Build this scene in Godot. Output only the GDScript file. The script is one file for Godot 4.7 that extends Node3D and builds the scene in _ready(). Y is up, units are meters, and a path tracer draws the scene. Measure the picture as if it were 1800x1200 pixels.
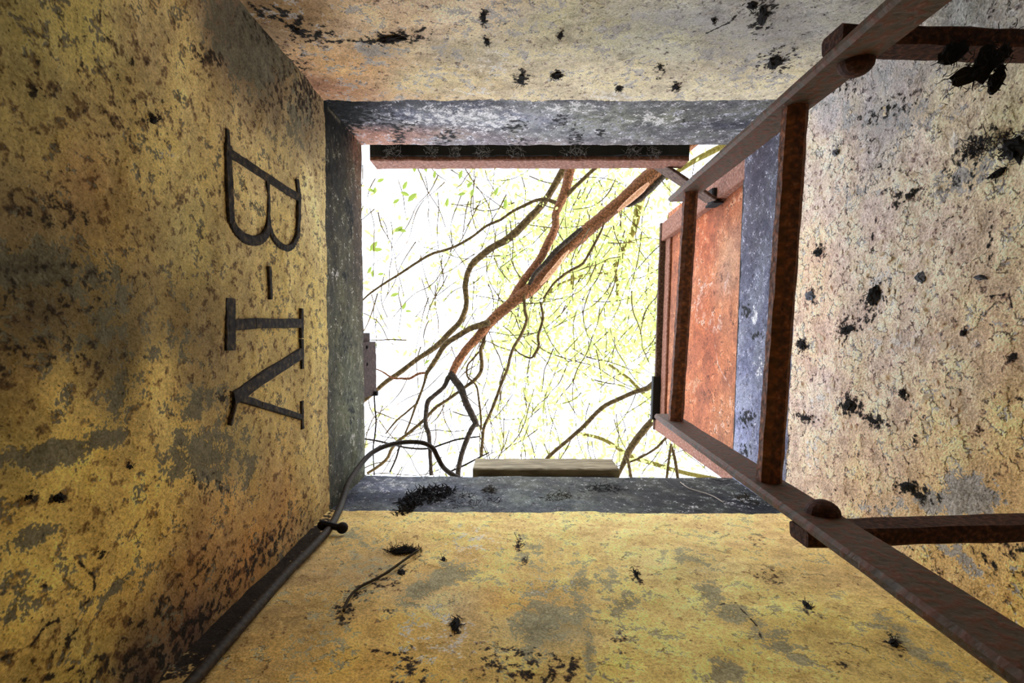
extends Node3D
# A square masonry access shaft seen from inside, straight up: plastered walls, a grey timber kerb, the open hatch lid, a rusty ladder and the tree overhead.

const F := 900.0                       # focal length in pixels of the 1800x1200 frame
const EYE := 0.9                       # camera height over the shaft floor
const TOP := 0.803                     # top of the plaster walls over the camera
const KERB0 := 0.8025
const KERB1 := 1.008
const TEXEL := 0.0007

var cam_basis := Basis()
var rng := RandomNumberGenerator.new()
var M := {}
var NW := Vector3(); var NE := Vector3(); var SE := Vector3(); var SW := Vector3()

# ---------------------------------------------------------------- camera geometry
func aim_camera() -> void:
	var base := Basis(Vector3(1, 0, 0), Vector3(0, 0, 1), Vector3(0, -1, 0))
	var zenith := (base * Vector3(5.0 / F, 24.0 / F, -1.0)).normalized()
	cam_basis = Basis(Quaternion(zenith, Vector3.UP)) * base

func at(px: float, py: float, h: float) -> Vector3:   # the point at height h over the camera that shows at that place of the frame
	var d: Vector3 = cam_basis * Vector3((px - 900.0) / F, (600.0 - py) / F, -1.0)
	return Vector3(0, EYE, 0) + d * (h / d.y)

func on_wall(px: float, py: float, a: Vector3, b: Vector3) -> Vector3:   # (metres along a->b, height over the camera, 0)
	var d: Vector3 = cam_basis * Vector3((px - 900.0) / F, (600.0 - py) / F, -1.0)
	var t := (b - a); t.y = 0
	var n := Vector3(t.z, 0, -t.x).normalized()
	var k: float = n.dot(Vector3(a.x, 0, a.z)) / n.dot(Vector3(d.x, 0, d.z))
	var p := d * k
	return Vector3((p - Vector3(a.x, 0, a.z)).dot(t.normalized()), p.y, 0)

# ---------------------------------------------------------------- tree of objects
var used := {}
func numbered(called: String) -> String:
	if not used.has(called):
		used[called] = 0
		return called
	used[called] += 1
	return "%s_%03d" % [called, used[called]]

func thing(called: String, label: String, category: String, where := Vector3.ZERO, group := "") -> Node3D:
	var o := Node3D.new()
	o.name = numbered(called)
	add_child(o)
	o.position = where
	o.set_meta("label", label)
	o.set_meta("category", category)
	if group:
		o.set_meta("group", group)
	return o

func put(called: String, mesh: Mesh, mat: Material, parent: Node3D) -> MeshInstance3D:
	var o := MeshInstance3D.new()
	o.mesh = mesh
	o.material_override = mat
	if parent == self:
		o.name = numbered(called)
		add_child(o)
	else:
		var n := 0
		for c in parent.get_children():
			if String(c.name) == called or (String(c.name).begins_with(called + "_") and String(c.name).trim_prefix(called + "_").is_valid_int()):
				n += 1
		o.name = called if n == 0 else "%s_%03d" % [called, n]
		parent.add_child(o)
	return o

func structure(called: String, mesh: Mesh, mat: Material, label: String, category: String) -> MeshInstance3D:
	var o := put(called, mesh, mat, self)
	o.set_meta("kind", "structure")
	o.set_meta("label", label)
	o.set_meta("category", category)
	return o

# ---------------------------------------------------------------- meshes
func tri_mesh(v: PackedVector3Array, idx: PackedInt32Array, uv := PackedVector2Array(), smooth := true) -> ArrayMesh:
	var st := SurfaceTool.new()
	st.begin(Mesh.PRIMITIVE_TRIANGLES)
	st.set_smooth_group(0 if smooth else -1)
	for i in idx:
		if uv.size():
			st.set_uv(uv[i])
		st.add_vertex(v[i])
	st.generate_normals()
	if uv.size() == 0:
		st.index()
	return st.commit()

func quad(st: SurfaceTool, a: Vector3, b: Vector3, c: Vector3, d: Vector3) -> void:   # clockwise as seen from the front
	for p in [a, b, c, a, c, d]:
		st.add_vertex(p)

func begin() -> SurfaceTool:
	var st := SurfaceTool.new()
	st.begin(Mesh.PRIMITIVE_TRIANGLES)
	st.set_smooth_group(-1)
	return st

func finish(st: SurfaceTool) -> ArrayMesh:
	st.generate_normals()
	return st.commit()

# A bar from p0 to p1: `side` is the direction of its width w, t its thickness across; long edges chamfered by c, surface slightly uneven.
func bar(st: SurfaceTool, p0: Vector3, p1: Vector3, side: Vector3, w: float, t: float, c := 0.002, rough := 0.0, steps := 1) -> void:
	var l := (p1 - p0).normalized()
	var x := (side - l * side.dot(l)).normalized()
	var y := l.cross(x).normalized()
	var hw := w * 0.5
	var ht := t * 0.5
	var prof := [Vector2(-hw + c, -ht), Vector2(hw - c, -ht), Vector2(hw, -ht + c), Vector2(hw, ht - c), Vector2(hw - c, ht), Vector2(-hw + c, ht), Vector2(-hw, ht - c), Vector2(-hw, -ht + c)]
	var rings := []
	for k in steps + 1:
		var f := float(k) / steps
		var ring := []
		for q: Vector2 in prof:
			var jit := Vector2(rng.randf_range(-1, 1), rng.randf_range(-1, 1)) * rough
			ring.append(p0.lerp(p1, f) + x * (q.x + jit.x) + y * (q.y + jit.y))
		rings.append(ring)
	for k in steps:
		for i in 8:
			var j := (i + 1) % 8
			quad(st, rings[k][i], rings[k][j], rings[k + 1][j], rings[k + 1][i])
	for i in range(1, 7):
		for p in [rings[0][0], rings[0][i + 1], rings[0][i]]:
			st.add_vertex(p)
		for p in [rings[steps][0], rings[steps][i], rings[steps][i + 1]]:
			st.add_vertex(p)

func spline(pts: Array, per := 5) -> Array:   # of Vector4 (place, radius)
	var out := []
	for i in pts.size() - 1:
		var p0: Vector4 = pts[maxi(i - 1, 0)]
		var p1: Vector4 = pts[i]
		var p2: Vector4 = pts[i + 1]
		var p3: Vector4 = pts[mini(i + 2, pts.size() - 1)]
		for k in per:
			var t := float(k) / per
			out.append(0.5 * ((2.0 * p1) + (p2 - p0) * t + (2.0 * p0 - 5.0 * p1 + 4.0 * p2 - p3) * t * t + (3.0 * p1 - p0 - 3.0 * p2 + p3) * t * t * t))
	out.append(pts[-1])
	return out

func tube(st: SurfaceTool, pts: Array, sides := 8, lumpy := 0.0) -> void:
	var n := pts.size()
	var prev := []
	var x := Vector3.ZERO
	for i in n:
		var a: Vector4 = pts[maxi(i - 1, 0)]
		var b: Vector4 = pts[mini(i + 1, n - 1)]
		var l := Vector3(b.x - a.x, b.y - a.y, b.z - a.z).normalized()
		if x == Vector3.ZERO:
			x = l.cross(Vector3(0.3, 0.2, 0.93)).normalized()
		x = (x - l * x.dot(l)).normalized()
		var y := l.cross(x)
		var q: Vector4 = pts[i]
		var ring := []
		for k in sides:
			var w := TAU * k / sides
			var r := q.w * (1.0 + lumpy * rng.randf_range(-1, 1))
			ring.append(Vector3(q.x, q.y, q.z) + (x * cos(w) + y * sin(w)) * r)
		if i > 0:
			for k in sides:
				var j := (k + 1) % sides
				quad(st, prev[k], prev[j], ring[j], ring[k])
		else:
			for k in range(1, sides - 1):
				for p in [ring[0], ring[k + 1], ring[k]]:
					st.add_vertex(p)
		prev = ring
	for k in range(1, sides - 1):
		for p in [prev[0], prev[k], prev[k + 1]]:
			st.add_vertex(p)

func smooth_tube(pts: Array, sides := 8, lumpy := 0.0, per := 5) -> ArrayMesh:
	var st := SurfaceTool.new()
	st.begin(Mesh.PRIMITIVE_TRIANGLES)
	st.set_smooth_group(0)
	tube(st, spline(pts, per), sides, lumpy)
	st.index()
	st.generate_normals()
	return st.commit()

# A domed rivet head on a plane with normal n.
func dome(st: SurfaceTool, c: Vector3, n: Vector3, r: float, high: float) -> void:
	var x := n.cross(Vector3(0.31, 0.77, 0.55)).normalized()
	var y := n.cross(x)
	var last := []
	for i in 6:
		var w := PI * 0.5 * i / 5.0
		var ring := []
		for k in 16:
			var u := TAU * k / 16
			ring.append(c + (x * cos(u) + y * sin(u)) * r * cos(w) + n * high * sin(w))
		if i > 0:
			for k in 16:
				quad(st, last[k], ring[k], ring[(k + 1) % 16], last[(k + 1) % 16])
		last = ring

# A lump of dirt, roots and web: an uneven core with loose strands round it. Axes a, b span it on its surface, n sticks out.
func clump(c: Vector3, a: Vector3, b: Vector3, n: Vector3, strands: int, core := true, thick := 0.0008, reach := 0.004) -> ArrayMesh:
	var st := begin()
	if core:
		var noise := FastNoiseLite.new()
		noise.seed = rng.randi() % 1000
		noise.frequency = 1.3
		var rows := []
		for i in 9:
			var w := PI * (i / 8.0)
			var row := []
			for k in 14:
				var u := TAU * k / 14
				var d := Vector3(sin(w) * cos(u), sin(w) * sin(u), cos(w))
				var r := 0.7 + 0.55 * noise.get_noise_3dv(d * 2.0) + rng.randf_range(-0.12, 0.12)
				row.append(c + a * d.x * r + b * d.y * r + n * d.z * r * 0.8)
			rows.append(row)
		for i in 8:
			for k in 14:
				quad(st, rows[i][k], rows[i][(k + 1) % 14], rows[i + 1][(k + 1) % 14], rows[i + 1][k])
	for s in strands:
		var u := rng.randf() * TAU
		var r := sqrt(rng.randf())
		var p := c + a * cos(u) * r + b * sin(u) * r + n * rng.randf_range(0.0, 1.0) * (1.1 - r)
		var dir := (a.normalized() * rng.randf_range(-1, 1) + b.normalized() * rng.randf_range(-1, 1) + n.normalized() * rng.randf_range(-0.5, 0.6)).normalized()
		var step := minf((a.length() + b.length()) * rng.randf_range(0.05, 0.13), reach * rng.randf_range(0.4, 1.0))
		var pts := []
		for k in 5:
			pts.append(Vector4(p.x, p.y, p.z, thick * rng.randf_range(0.5, 1.2) * (1.0 if k < 4 else 0.4)))
			dir = (dir + Vector3(rng.randf_range(-1, 1), rng.randf_range(-1, 1), rng.randf_range(-1, 1)) * 0.5).normalized()
			p += dir * step
		tube(st, pts, 4)
	return finish(st)

# ---------------------------------------------------------------- computed textures
func noise(s: int, freq: float, kind := FastNoiseLite.TYPE_SIMPLEX_SMOOTH, oct := 4, warp := 0.0) -> FastNoiseLite:
	var n := FastNoiseLite.new()
	n.seed = s
	n.noise_type = kind
	n.frequency = freq
	n.fractal_octaves = oct
	n.fractal_type = FastNoiseLite.FRACTAL_FBM if oct > 1 else FastNoiseLite.FRACTAL_NONE
	if warp > 0:
		n.domain_warp_enabled = true
		n.domain_warp_amplitude = warp
		n.domain_warp_frequency = freq * 1.2
	return n

func field(n: FastNoiseLite, w: int, h: int) -> PackedByteArray:
	var im := n.get_image(w, h)
	im.convert(Image.FORMAT_L8)
	var d := im.get_data()
	var count := PackedInt32Array(); count.resize(256)
	for v in d:
		count[v] += 1
	var lut := PackedByteArray(); lut.resize(256)
	var sum := 0
	for i in 256:      # spread the tones evenly, so that a threshold means a share of the face
		lut[i] = clampi(int(255.0 * (sum + count[i] * 0.5) / d.size()), 0, 255)
		sum += count[i]
	for i in d.size():
		d[i] = lut[d[i]]
	return d

# The look of one plastered or painted face.
# spec: a, b (its corners), top, low (heights over the camera), tints [[px,py,Color]...], loss, dark (general levels), plaster Color, marks [[px,py,rx,ry,deg,kind,strength]...], lines [[kind,halfwidth,[px,py,...]]...]
func face_texture(spec: Dictionary) -> Dictionary:
	var a: Vector3 = spec.a
	var b: Vector3 = spec.b
	var length := Vector2(a.x - b.x, a.z - b.z).length()
	var top: float = spec.top
	var low: float = spec.low
	var tx: float = spec.get("texel", TEXEL)
	var w := int(length / tx)
	var h := int((top - low) / tx)
	var s: int = spec.seed
	# broad colour of the paint, from samples spread over the face
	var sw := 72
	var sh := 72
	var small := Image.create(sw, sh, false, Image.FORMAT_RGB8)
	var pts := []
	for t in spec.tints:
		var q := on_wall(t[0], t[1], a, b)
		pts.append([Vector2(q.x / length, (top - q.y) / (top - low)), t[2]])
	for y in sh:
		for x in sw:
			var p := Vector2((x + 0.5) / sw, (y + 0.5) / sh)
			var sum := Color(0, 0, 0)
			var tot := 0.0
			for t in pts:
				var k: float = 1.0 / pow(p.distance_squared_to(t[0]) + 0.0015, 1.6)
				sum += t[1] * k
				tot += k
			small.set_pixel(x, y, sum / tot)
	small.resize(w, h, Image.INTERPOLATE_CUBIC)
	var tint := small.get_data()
	var lift: Color = spec.get("lift", Color.WHITE)
	var lr := lift.r
	var lg := lift.g
	var lb := lift.b
	# how much paint is lost, how dirty or shade-painted, per texel
	var loss := PackedFloat32Array(); loss.resize(w * h); loss.fill(spec.loss)
	var dark := PackedFloat32Array(); dark.resize(w * h); dark.fill(spec.dark)
	var pale := PackedFloat32Array(); pale.resize(w * h); pale.fill(spec.get("fleck", 0.0))
	for m in spec.get("marks", []):
		var c := on_wall(m[0], m[1], a, b)
		var ang := deg_to_rad(m[4])
		var e1 := on_wall(m[0] + cos(ang) * m[2], m[1] + sin(ang) * m[2], a, b) - c
		var e2 := on_wall(m[0] - sin(ang) * m[3], m[1] + cos(ang) * m[3], a, b) - c
		var cx := c.x / tx
		var cy := (top - c.y) / tx
		var ax := Vector2(e1.x, -e1.y) / tx
		var ay := Vector2(e2.x, -e2.y) / tx
		var det := ax.x * ay.y - ax.y * ay.x
		if absf(det) < 1e-6:
			continue
		var ex := (absf(ax.x) + absf(ay.x)) * 1.5
		var ey := (absf(ax.y) + absf(ay.y)) * 1.5
		var into: PackedFloat32Array = loss if m[5] == "loss" else dark if m[5] == "dark" else pale
		for y in range(maxi(0, int(cy - ey)), mini(h, int(cy + ey) + 1)):
			for x in range(maxi(0, int(cx - ex)), mini(w, int(cx + ex) + 1)):
				var dx := x - cx
				var dy := y - cy
				var u := (dx * ay.y - dy * ay.x) / det
				var v := (dy * ax.x - dx * ax.y) / det
				var r := u * u + v * v
				if r < 2.2:
					into[y * w + x] += m[6] * 1.25 * maxf(0.0, 1.0 - r * 0.4545)
		if m[5] == "loss":
			loss = into
		elif m[5] == "dark":
			dark = into
		else:
			pale = into
	for l in spec.get("lines", []):
		var flat: Array = l[2]
		var path := []
		for i in range(0, flat.size(), 2):
			var q := on_wall(flat[i], flat[i + 1], a, b)
			path.append(Vector2(q.x / tx, (top - q.y) / tx))
		for i in path.size() - 1:
			var p0: Vector2 = path[i]
			var p1: Vector2 = path[i + 1]
			var n := int(p0.distance_to(p1)) + 1
			for k in n:
				var p := p0.lerp(p1, float(k) / n)
				var r: float = l[1] * (0.7 + 0.6 * rng.randf())
				for y in range(maxi(0, int(p.y - r)), mini(h, int(p.y + r) + 1)):
					for x in range(maxi(0, int(p.x - r)), mini(w, int(p.x + r) + 1)):
						var f := 1.0 - Vector2(x, y).distance_to(p) / (r + 0.01)
						if f > 0:
							if l[0] == "dark":
								dark[y * w + x] = maxf(dark[y * w + x], 0.25 + 0.6 * f)
							else:
								pale[y * w + x] = maxf(pale[y * w + x], f)
	var big := field(noise(s, 0.010, FastNoiseLite.TYPE_SIMPLEX_SMOOTH, 6, 30.0), w, h)
	var mid := field(noise(s + 1, 0.035, FastNoiseLite.TYPE_SIMPLEX_SMOOTH, 5), w, h)
	var fine := field(noise(s + 2, 0.16, FastNoiseLite.TYPE_SIMPLEX_SMOOTH, 3), w, h)
	var cells := noise(s + 3, spec.get("flake", 0.03), FastNoiseLite.TYPE_CELLULAR, 1, 22.0)
	cells.cellular_return_type = FastNoiseLite.RETURN_CELL_VALUE
	var plate := field(cells, w, h)
	var dirt := field(noise(s + 4, 0.055, FastNoiseLite.TYPE_SIMPLEX_SMOOTH, 5, 12.0), w, h)
	var grit := field(noise(s + 5, 0.33, FastNoiseLite.TYPE_SIMPLEX_SMOOTH, 2), w, h)
	var plaster: Color = spec.plaster
	var pr := plaster.r8 * lr
	var pg := plaster.g8 * lg
	var pb := plaster.b8 * lb
	var soot_shade: Color = spec.get("soot_shade", Color(0.09, 0.085, 0.08))
	var sr := soot_shade.r8
	var sg := soot_shade.g8
	var sb := soot_shade.b8
	var chalk: Color = spec.get("chalk", c8(205, 200, 195))
	var cr := chalk.r8
	var cg := chalk.g8
	var cb := chalk.b8
	var crackle: float = spec.get("crackle", 0.2)
	var grime: float = spec.get("grime", 0.3)
	var rel: float = spec.get("relief", 1.0)
	var vary: float = spec.get("vary", 0.5)
	var rgb := PackedByteArray(); rgb.resize(w * h * 3)
	var hgt := PackedByteArray(); hgt.resize(w * h)
	for i in w * h:
		var nb := big[i] * 0.0078431 - 1.0
		var nm := mid[i] * 0.0078431 - 1.0
		var nf := fine[i] * 0.0078431 - 1.0
		var np := plate[i] * 0.0078431 - 1.0
		var nd := dirt[i] * 0.0078431 - 1.0
		var ng := grit[i] * 0.0078431 - 1.0
		var lo := clampf((nb * 0.32 + nm * 0.42 + nf * 0.34 + ng * 0.08 + np * 0.10 + loss[i] - 0.5) * 14.0, 0.0, 1.0)
		var dk := clampf((nd * 0.62 + nf * 0.28 + ng * 0.14 + dark[i] - 0.62) * 4.0, 0.0, 1.0)
		var pa := clampf((pale[i] * 1.3 + nm * 0.45 + nf * 0.35 + ng * 0.1 - 0.6) * 3.0, 0.0, 1.0) if pale[i] > 0.01 else 0.0
		var tone := 1.0 + vary * (nm * 0.13 + nf * 0.15 + nb * 0.14 + ng * 0.16 + np * 0.08)
		if ng > 0.8:
			tone *= 1.0 - 2.4 * (ng - 0.8)
		var edge := 0.0          # rims of the flakes: thin cracks where the crust has split
		if i + w < w * h and (absi(plate[i] - plate[i + 1]) > 24 or absi(plate[i] - plate[i + w]) > 24):
			edge = clampf((nm * 1.1 + nb * 0.8 + crackle - 0.8) * 3.0, 0.0, 1.0)
			tone *= 1.0 - 0.5 * edge
		var gr := clampf((nm * 0.42 + nf * 0.30 + nd * 0.34 + dark[i] * 0.6 - grime) * 2.6, 0.0, 1.0)
		var hue := 1.0 - 0.05 * nb * vary
		var r := tint[i * 3] * tone * lr
		var g := tint[i * 3 + 1] * tone * lg
		var bl := tint[i * 3 + 2] * tone * lb * hue
		r *= 1.0 - 0.42 * gr
		g *= 1.0 - 0.47 * gr
		bl *= 1.0 - 0.46 * gr
		var t2 := 1.0 + 0.14 * nf + 0.12 * nm + 0.14 * ng
		var k := lo * 0.86
		r += (pr * t2 - r) * k
		g += (pg * t2 - g) * k
		bl += (pb * t2 - bl) * k
		if pa > 0.0:
			r += (cr * t2 - r) * pa * 0.75
			g += (cg * t2 - g) * pa * 0.75
			bl += (cb * t2 - bl) * pa * 0.75
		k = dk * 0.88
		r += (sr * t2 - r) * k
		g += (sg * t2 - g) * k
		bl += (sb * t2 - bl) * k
		rgb[i * 3] = clampi(int(r), 0, 255)
		rgb[i * 3 + 1] = clampi(int(g), 0, 255)
		rgb[i * 3 + 2] = clampi(int(bl), 0, 255)
		hgt[i] = clampi(int(128.0 + rel * (np * 30.0 * (1.0 - lo) + nm * 10.0 + nf * 12.0 + ng * 8.0 - lo * 36.0 + nb * 12.0 - edge * 26.0) + dk * 14.0 + pa * 14.0), 0, 255)
	var color := Image.create_from_data(w, h, false, Image.FORMAT_RGB8, rgb)
	var height := Image.create_from_data(w, h, false, Image.FORMAT_L8, hgt)
	return {"color": color, "height": height, "w": w, "h": h, "length": length}

func painted(tex: Dictionary, deep: float, rough := 0.92) -> StandardMaterial3D:
	var m := StandardMaterial3D.new()
	m.albedo_texture = ImageTexture.create_from_image(tex.color)
	m.heightmap_enabled = true
	m.heightmap_texture = ImageTexture.create_from_image(tex.height)
	m.heightmap_scale = deep
	m.roughness = rough
	m.metallic_specular = 0.25
	return m

# A wall or kerb board: an uneven front from a to b, `low`..`top` over the camera, with thickness behind.
func panel(spec: Dictionary, tex: Dictionary, foot: float, thick: float, bumpy: float, cell: float, lap := 0.0) -> ArrayMesh:
	var a: Vector3 = spec.a
	var b: Vector3 = spec.b
	var t := (b - a); t.y = 0
	var length := t.length()
	t = t.normalized()
	var n := Vector3(t.z, 0, -t.x)     # into the shaft
	if n.dot(-Vector3(a.x + b.x, 0, a.z + b.z)) < 0:
		n = -n
	var top: float = spec.top
	var low: float = spec.low
	var heights := []
	var y := top
	while y > low - 0.02 and y > foot:
		heights.append(y)
		y -= cell
	while y > foot + 0.12:
		heights.append(y)
		y -= 0.1
	heights.append(foot)
	var nx := int((length + 2.0 * lap) / cell)
	var bend := noise(spec.seed + 9, 9.0, FastNoiseLite.TYPE_SIMPLEX_SMOOTH, 3)
	var hd: PackedByteArray = tex.height.get_data()
	var v := PackedVector3Array()
	var uv := PackedVector2Array()
	for j in heights.size():
		for i in nx + 1:
			var s := -lap + (length + 2.0 * lap) * i / nx
			var hh: float = heights[j]
			var d := bend.get_noise_2d(s, hh) * bumpy
			if hh > low:
				var ix := clampi(int(s / length * tex.w), 0, tex.w - 1)
				var iy := clampi(int((top - hh) / (top - low) * tex.h), 0, tex.h - 1)
				d += (hd[iy * tex.w + ix] / 255.0 - 0.5) * bumpy * 0.9
			if j == 0:
				hh += bend.get_noise_2d(s * 6.0, 77.0) * 0.0025
			v.append(Vector3(a.x, EYE + hh, a.z) + t * s + n * d)
			uv.append(Vector2(clampf(s / length, 0.001, 0.999), (top - hh) / (top - low)))
	var idx := PackedInt32Array()
	var flip := t.cross(Vector3.UP).dot(n) > 0
	for j in heights.size() - 1:
		for i in nx:
			var p := j * (nx + 1) + i
			var q := p + nx + 1
			if flip:
				idx.append_array([p, p + 1, q + 1, p, q + 1, q])
			else:
				idx.append_array([p, q + 1, p + 1, p, q, q + 1])
	var st := SurfaceTool.new()
	st.begin(Mesh.PRIMITIVE_TRIANGLES)
	st.set_smooth_group(0)
	for k in v.size():
		st.set_uv(uv[k])
		st.add_vertex(v[k])
	for k in idx:
		st.add_index(k)
	st.generate_normals()
	# the body behind the front
	var e0 := Vector3(a.x, EYE, a.z) - t * lap - n * bumpy * 0.6
	var e1 := Vector3(b.x, EYE, b.z) + t * lap - n * bumpy * 0.6
	var body := SurfaceTool.new()
	body.begin(Mesh.PRIMITIVE_TRIANGLES)
	body.set_smooth_group(-1)
	var up := Vector3.UP * top
	var dn := Vector3.UP * foot
	var bk := -n * thick
	var faces := [[e0 + up, e1 + up, e1 + up + bk, e0 + up + bk], [e0 + dn, e1 + dn, e1 + dn + bk, e0 + dn + bk], [e0 + dn + bk, e1 + dn + bk, e1 + up + bk, e0 + up + bk], [e0 + dn, e0 + up, e0 + up + bk, e0 + dn + bk], [e1 + dn, e1 + up, e1 + up + bk, e1 + dn + bk]]
	var mid := (e0 + e1 + up + dn + bk) * 0.5
	for f in faces:
		var c: Vector3 = (f[0] + f[2]) * 0.5 - mid
		var nn: Vector3 = (f[1] - f[0]).cross(f[2] - f[0])
		var order := [0, 1, 2, 0, 2, 3] if nn.dot(c) < 0 else [0, 2, 1, 0, 3, 2]
		for k in order:
			body.set_uv(Vector2([0.02, 0.98, 0.98, 0.02][k], [0.02, 0.02, 0.1, 0.1][k]))
			body.add_vertex(f[k])
	body.generate_normals()
	st.append_from(body.commit(), 0, Transform3D())
	return st.commit()

func rough_material(s: int, ramp: Array, scale: float, deep: float, rough := 0.85, metal := 0.0, stretch := Vector3.ONE, freq := 0.02) -> StandardMaterial3D:
	var g := Gradient.new()
	var off := PackedFloat32Array()
	var col := PackedColorArray()
	for r in ramp:
		off.append(r[0])
		col.append(r[1])
	g.offsets = off
	g.colors = col
	var m := StandardMaterial3D.new()
	var n1 := noise(s, freq, FastNoiseLite.TYPE_SIMPLEX_SMOOTH, 5, 14.0)
	var im := n1.get_seamless_image(512, 512, false, false, 0.1)
	im.convert(Image.FORMAT_L8)
	var d := im.get_data()
	var rgb := PackedByteArray(); rgb.resize(512 * 512 * 3)
	var lut := []
	for i in 256:
		lut.append(g.sample(i / 255.0))
	for i in 512 * 512:
		var c: Color = lut[d[i]]
		rgb[i * 3] = c.r8
		rgb[i * 3 + 1] = c.g8
		rgb[i * 3 + 2] = c.b8
	m.albedo_texture = ImageTexture.create_from_image(Image.create_from_data(512, 512, false, Image.FORMAT_RGB8, rgb))
	m.heightmap_enabled = true
	m.heightmap_texture = ImageTexture.create_from_image(im)
	m.heightmap_scale = deep
	m.uv1_triplanar = true
	m.uv1_world_triplanar = true
	m.uv1_scale = stretch * scale
	m.roughness = rough
	m.metallic = metal
	m.metallic_specular = 0.3
	return m

func plain(c: Color, rough := 0.9) -> StandardMaterial3D:
	var m := StandardMaterial3D.new()
	m.albedo_color = c
	m.roughness = rough
	m.metallic_specular = 0.2
	return m

func c8(r: int, g: int, b: int) -> Color:
	return Color(r / 255.0, g / 255.0, b / 255.0)

# ---------------------------------------------------------------- the scene
func _ready() -> void:
	rng.seed = 4711
	aim_camera()
	set_view_and_light()
	make_materials()
	NW = at(570, 177, TOP); NE = at(1411, 176, TOP); SE = at(1380, 903, TOP); SW = at(580, 897, TOP)
	build_walls()
	build_kerb()
	build_lettering()
	build_ground()
	build_ladder()
	build_hatch()
	build_cable()
	build_debris()
	build_tree()

func set_view_and_light() -> void:
	var cam := Camera3D.new()
	cam.name = "camera"
	add_child(cam)
	cam.transform = Transform3D(cam_basis, Vector3(0, EYE, 0))
	cam.fov = rad_to_deg(2.0 * atan(600.0 / F))
	cam.near = 0.02
	cam.far = 200.0
	cam.current = true
	var sky_mat := ProceduralSkyMaterial.new()
	sky_mat.sky_top_color = Color(0.90, 0.94, 1.0)
	sky_mat.sky_horizon_color = Color(0.97, 0.98, 1.0)
	sky_mat.sky_curve = 0.2
	sky_mat.ground_bottom_color = Color(0.30, 0.30, 0.24)
	sky_mat.ground_horizon_color = Color(0.40, 0.40, 0.34)
	sky_mat.sun_angle_max = 1.0
	sky_mat.energy_multiplier = 2.7
	var sky := Sky.new()
	sky.sky_material = sky_mat
	var env := Environment.new()
	env.background_mode = Environment.BG_SKY
	env.sky = sky
	env.tonemap_mode = Environment.TONE_MAPPER_LINEAR
	env.tonemap_exposure = 1.8
	env.sdfgi_enabled = true
	env.ssao_enabled = true
	env.ssil_enabled = true
	var we := WorldEnvironment.new()
	we.name = "world_environment"
	we.environment = env
	add_child(we)
	var sun := DirectionalLight3D.new()
	sun.name = "sun"
	sun.light_color = Color(1.0, 0.93, 0.82)
	sun.light_energy = 1.6
	sun.light_angular_distance = 0.6
	sun.sky_mode = DirectionalLight3D.SKY_MODE_LIGHT_ONLY
	sun.shadow_enabled = true
	add_child(sun)
	sun.look_at_from_position(Vector3(10, 2.4, 0.0), Vector3.ZERO)

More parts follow.
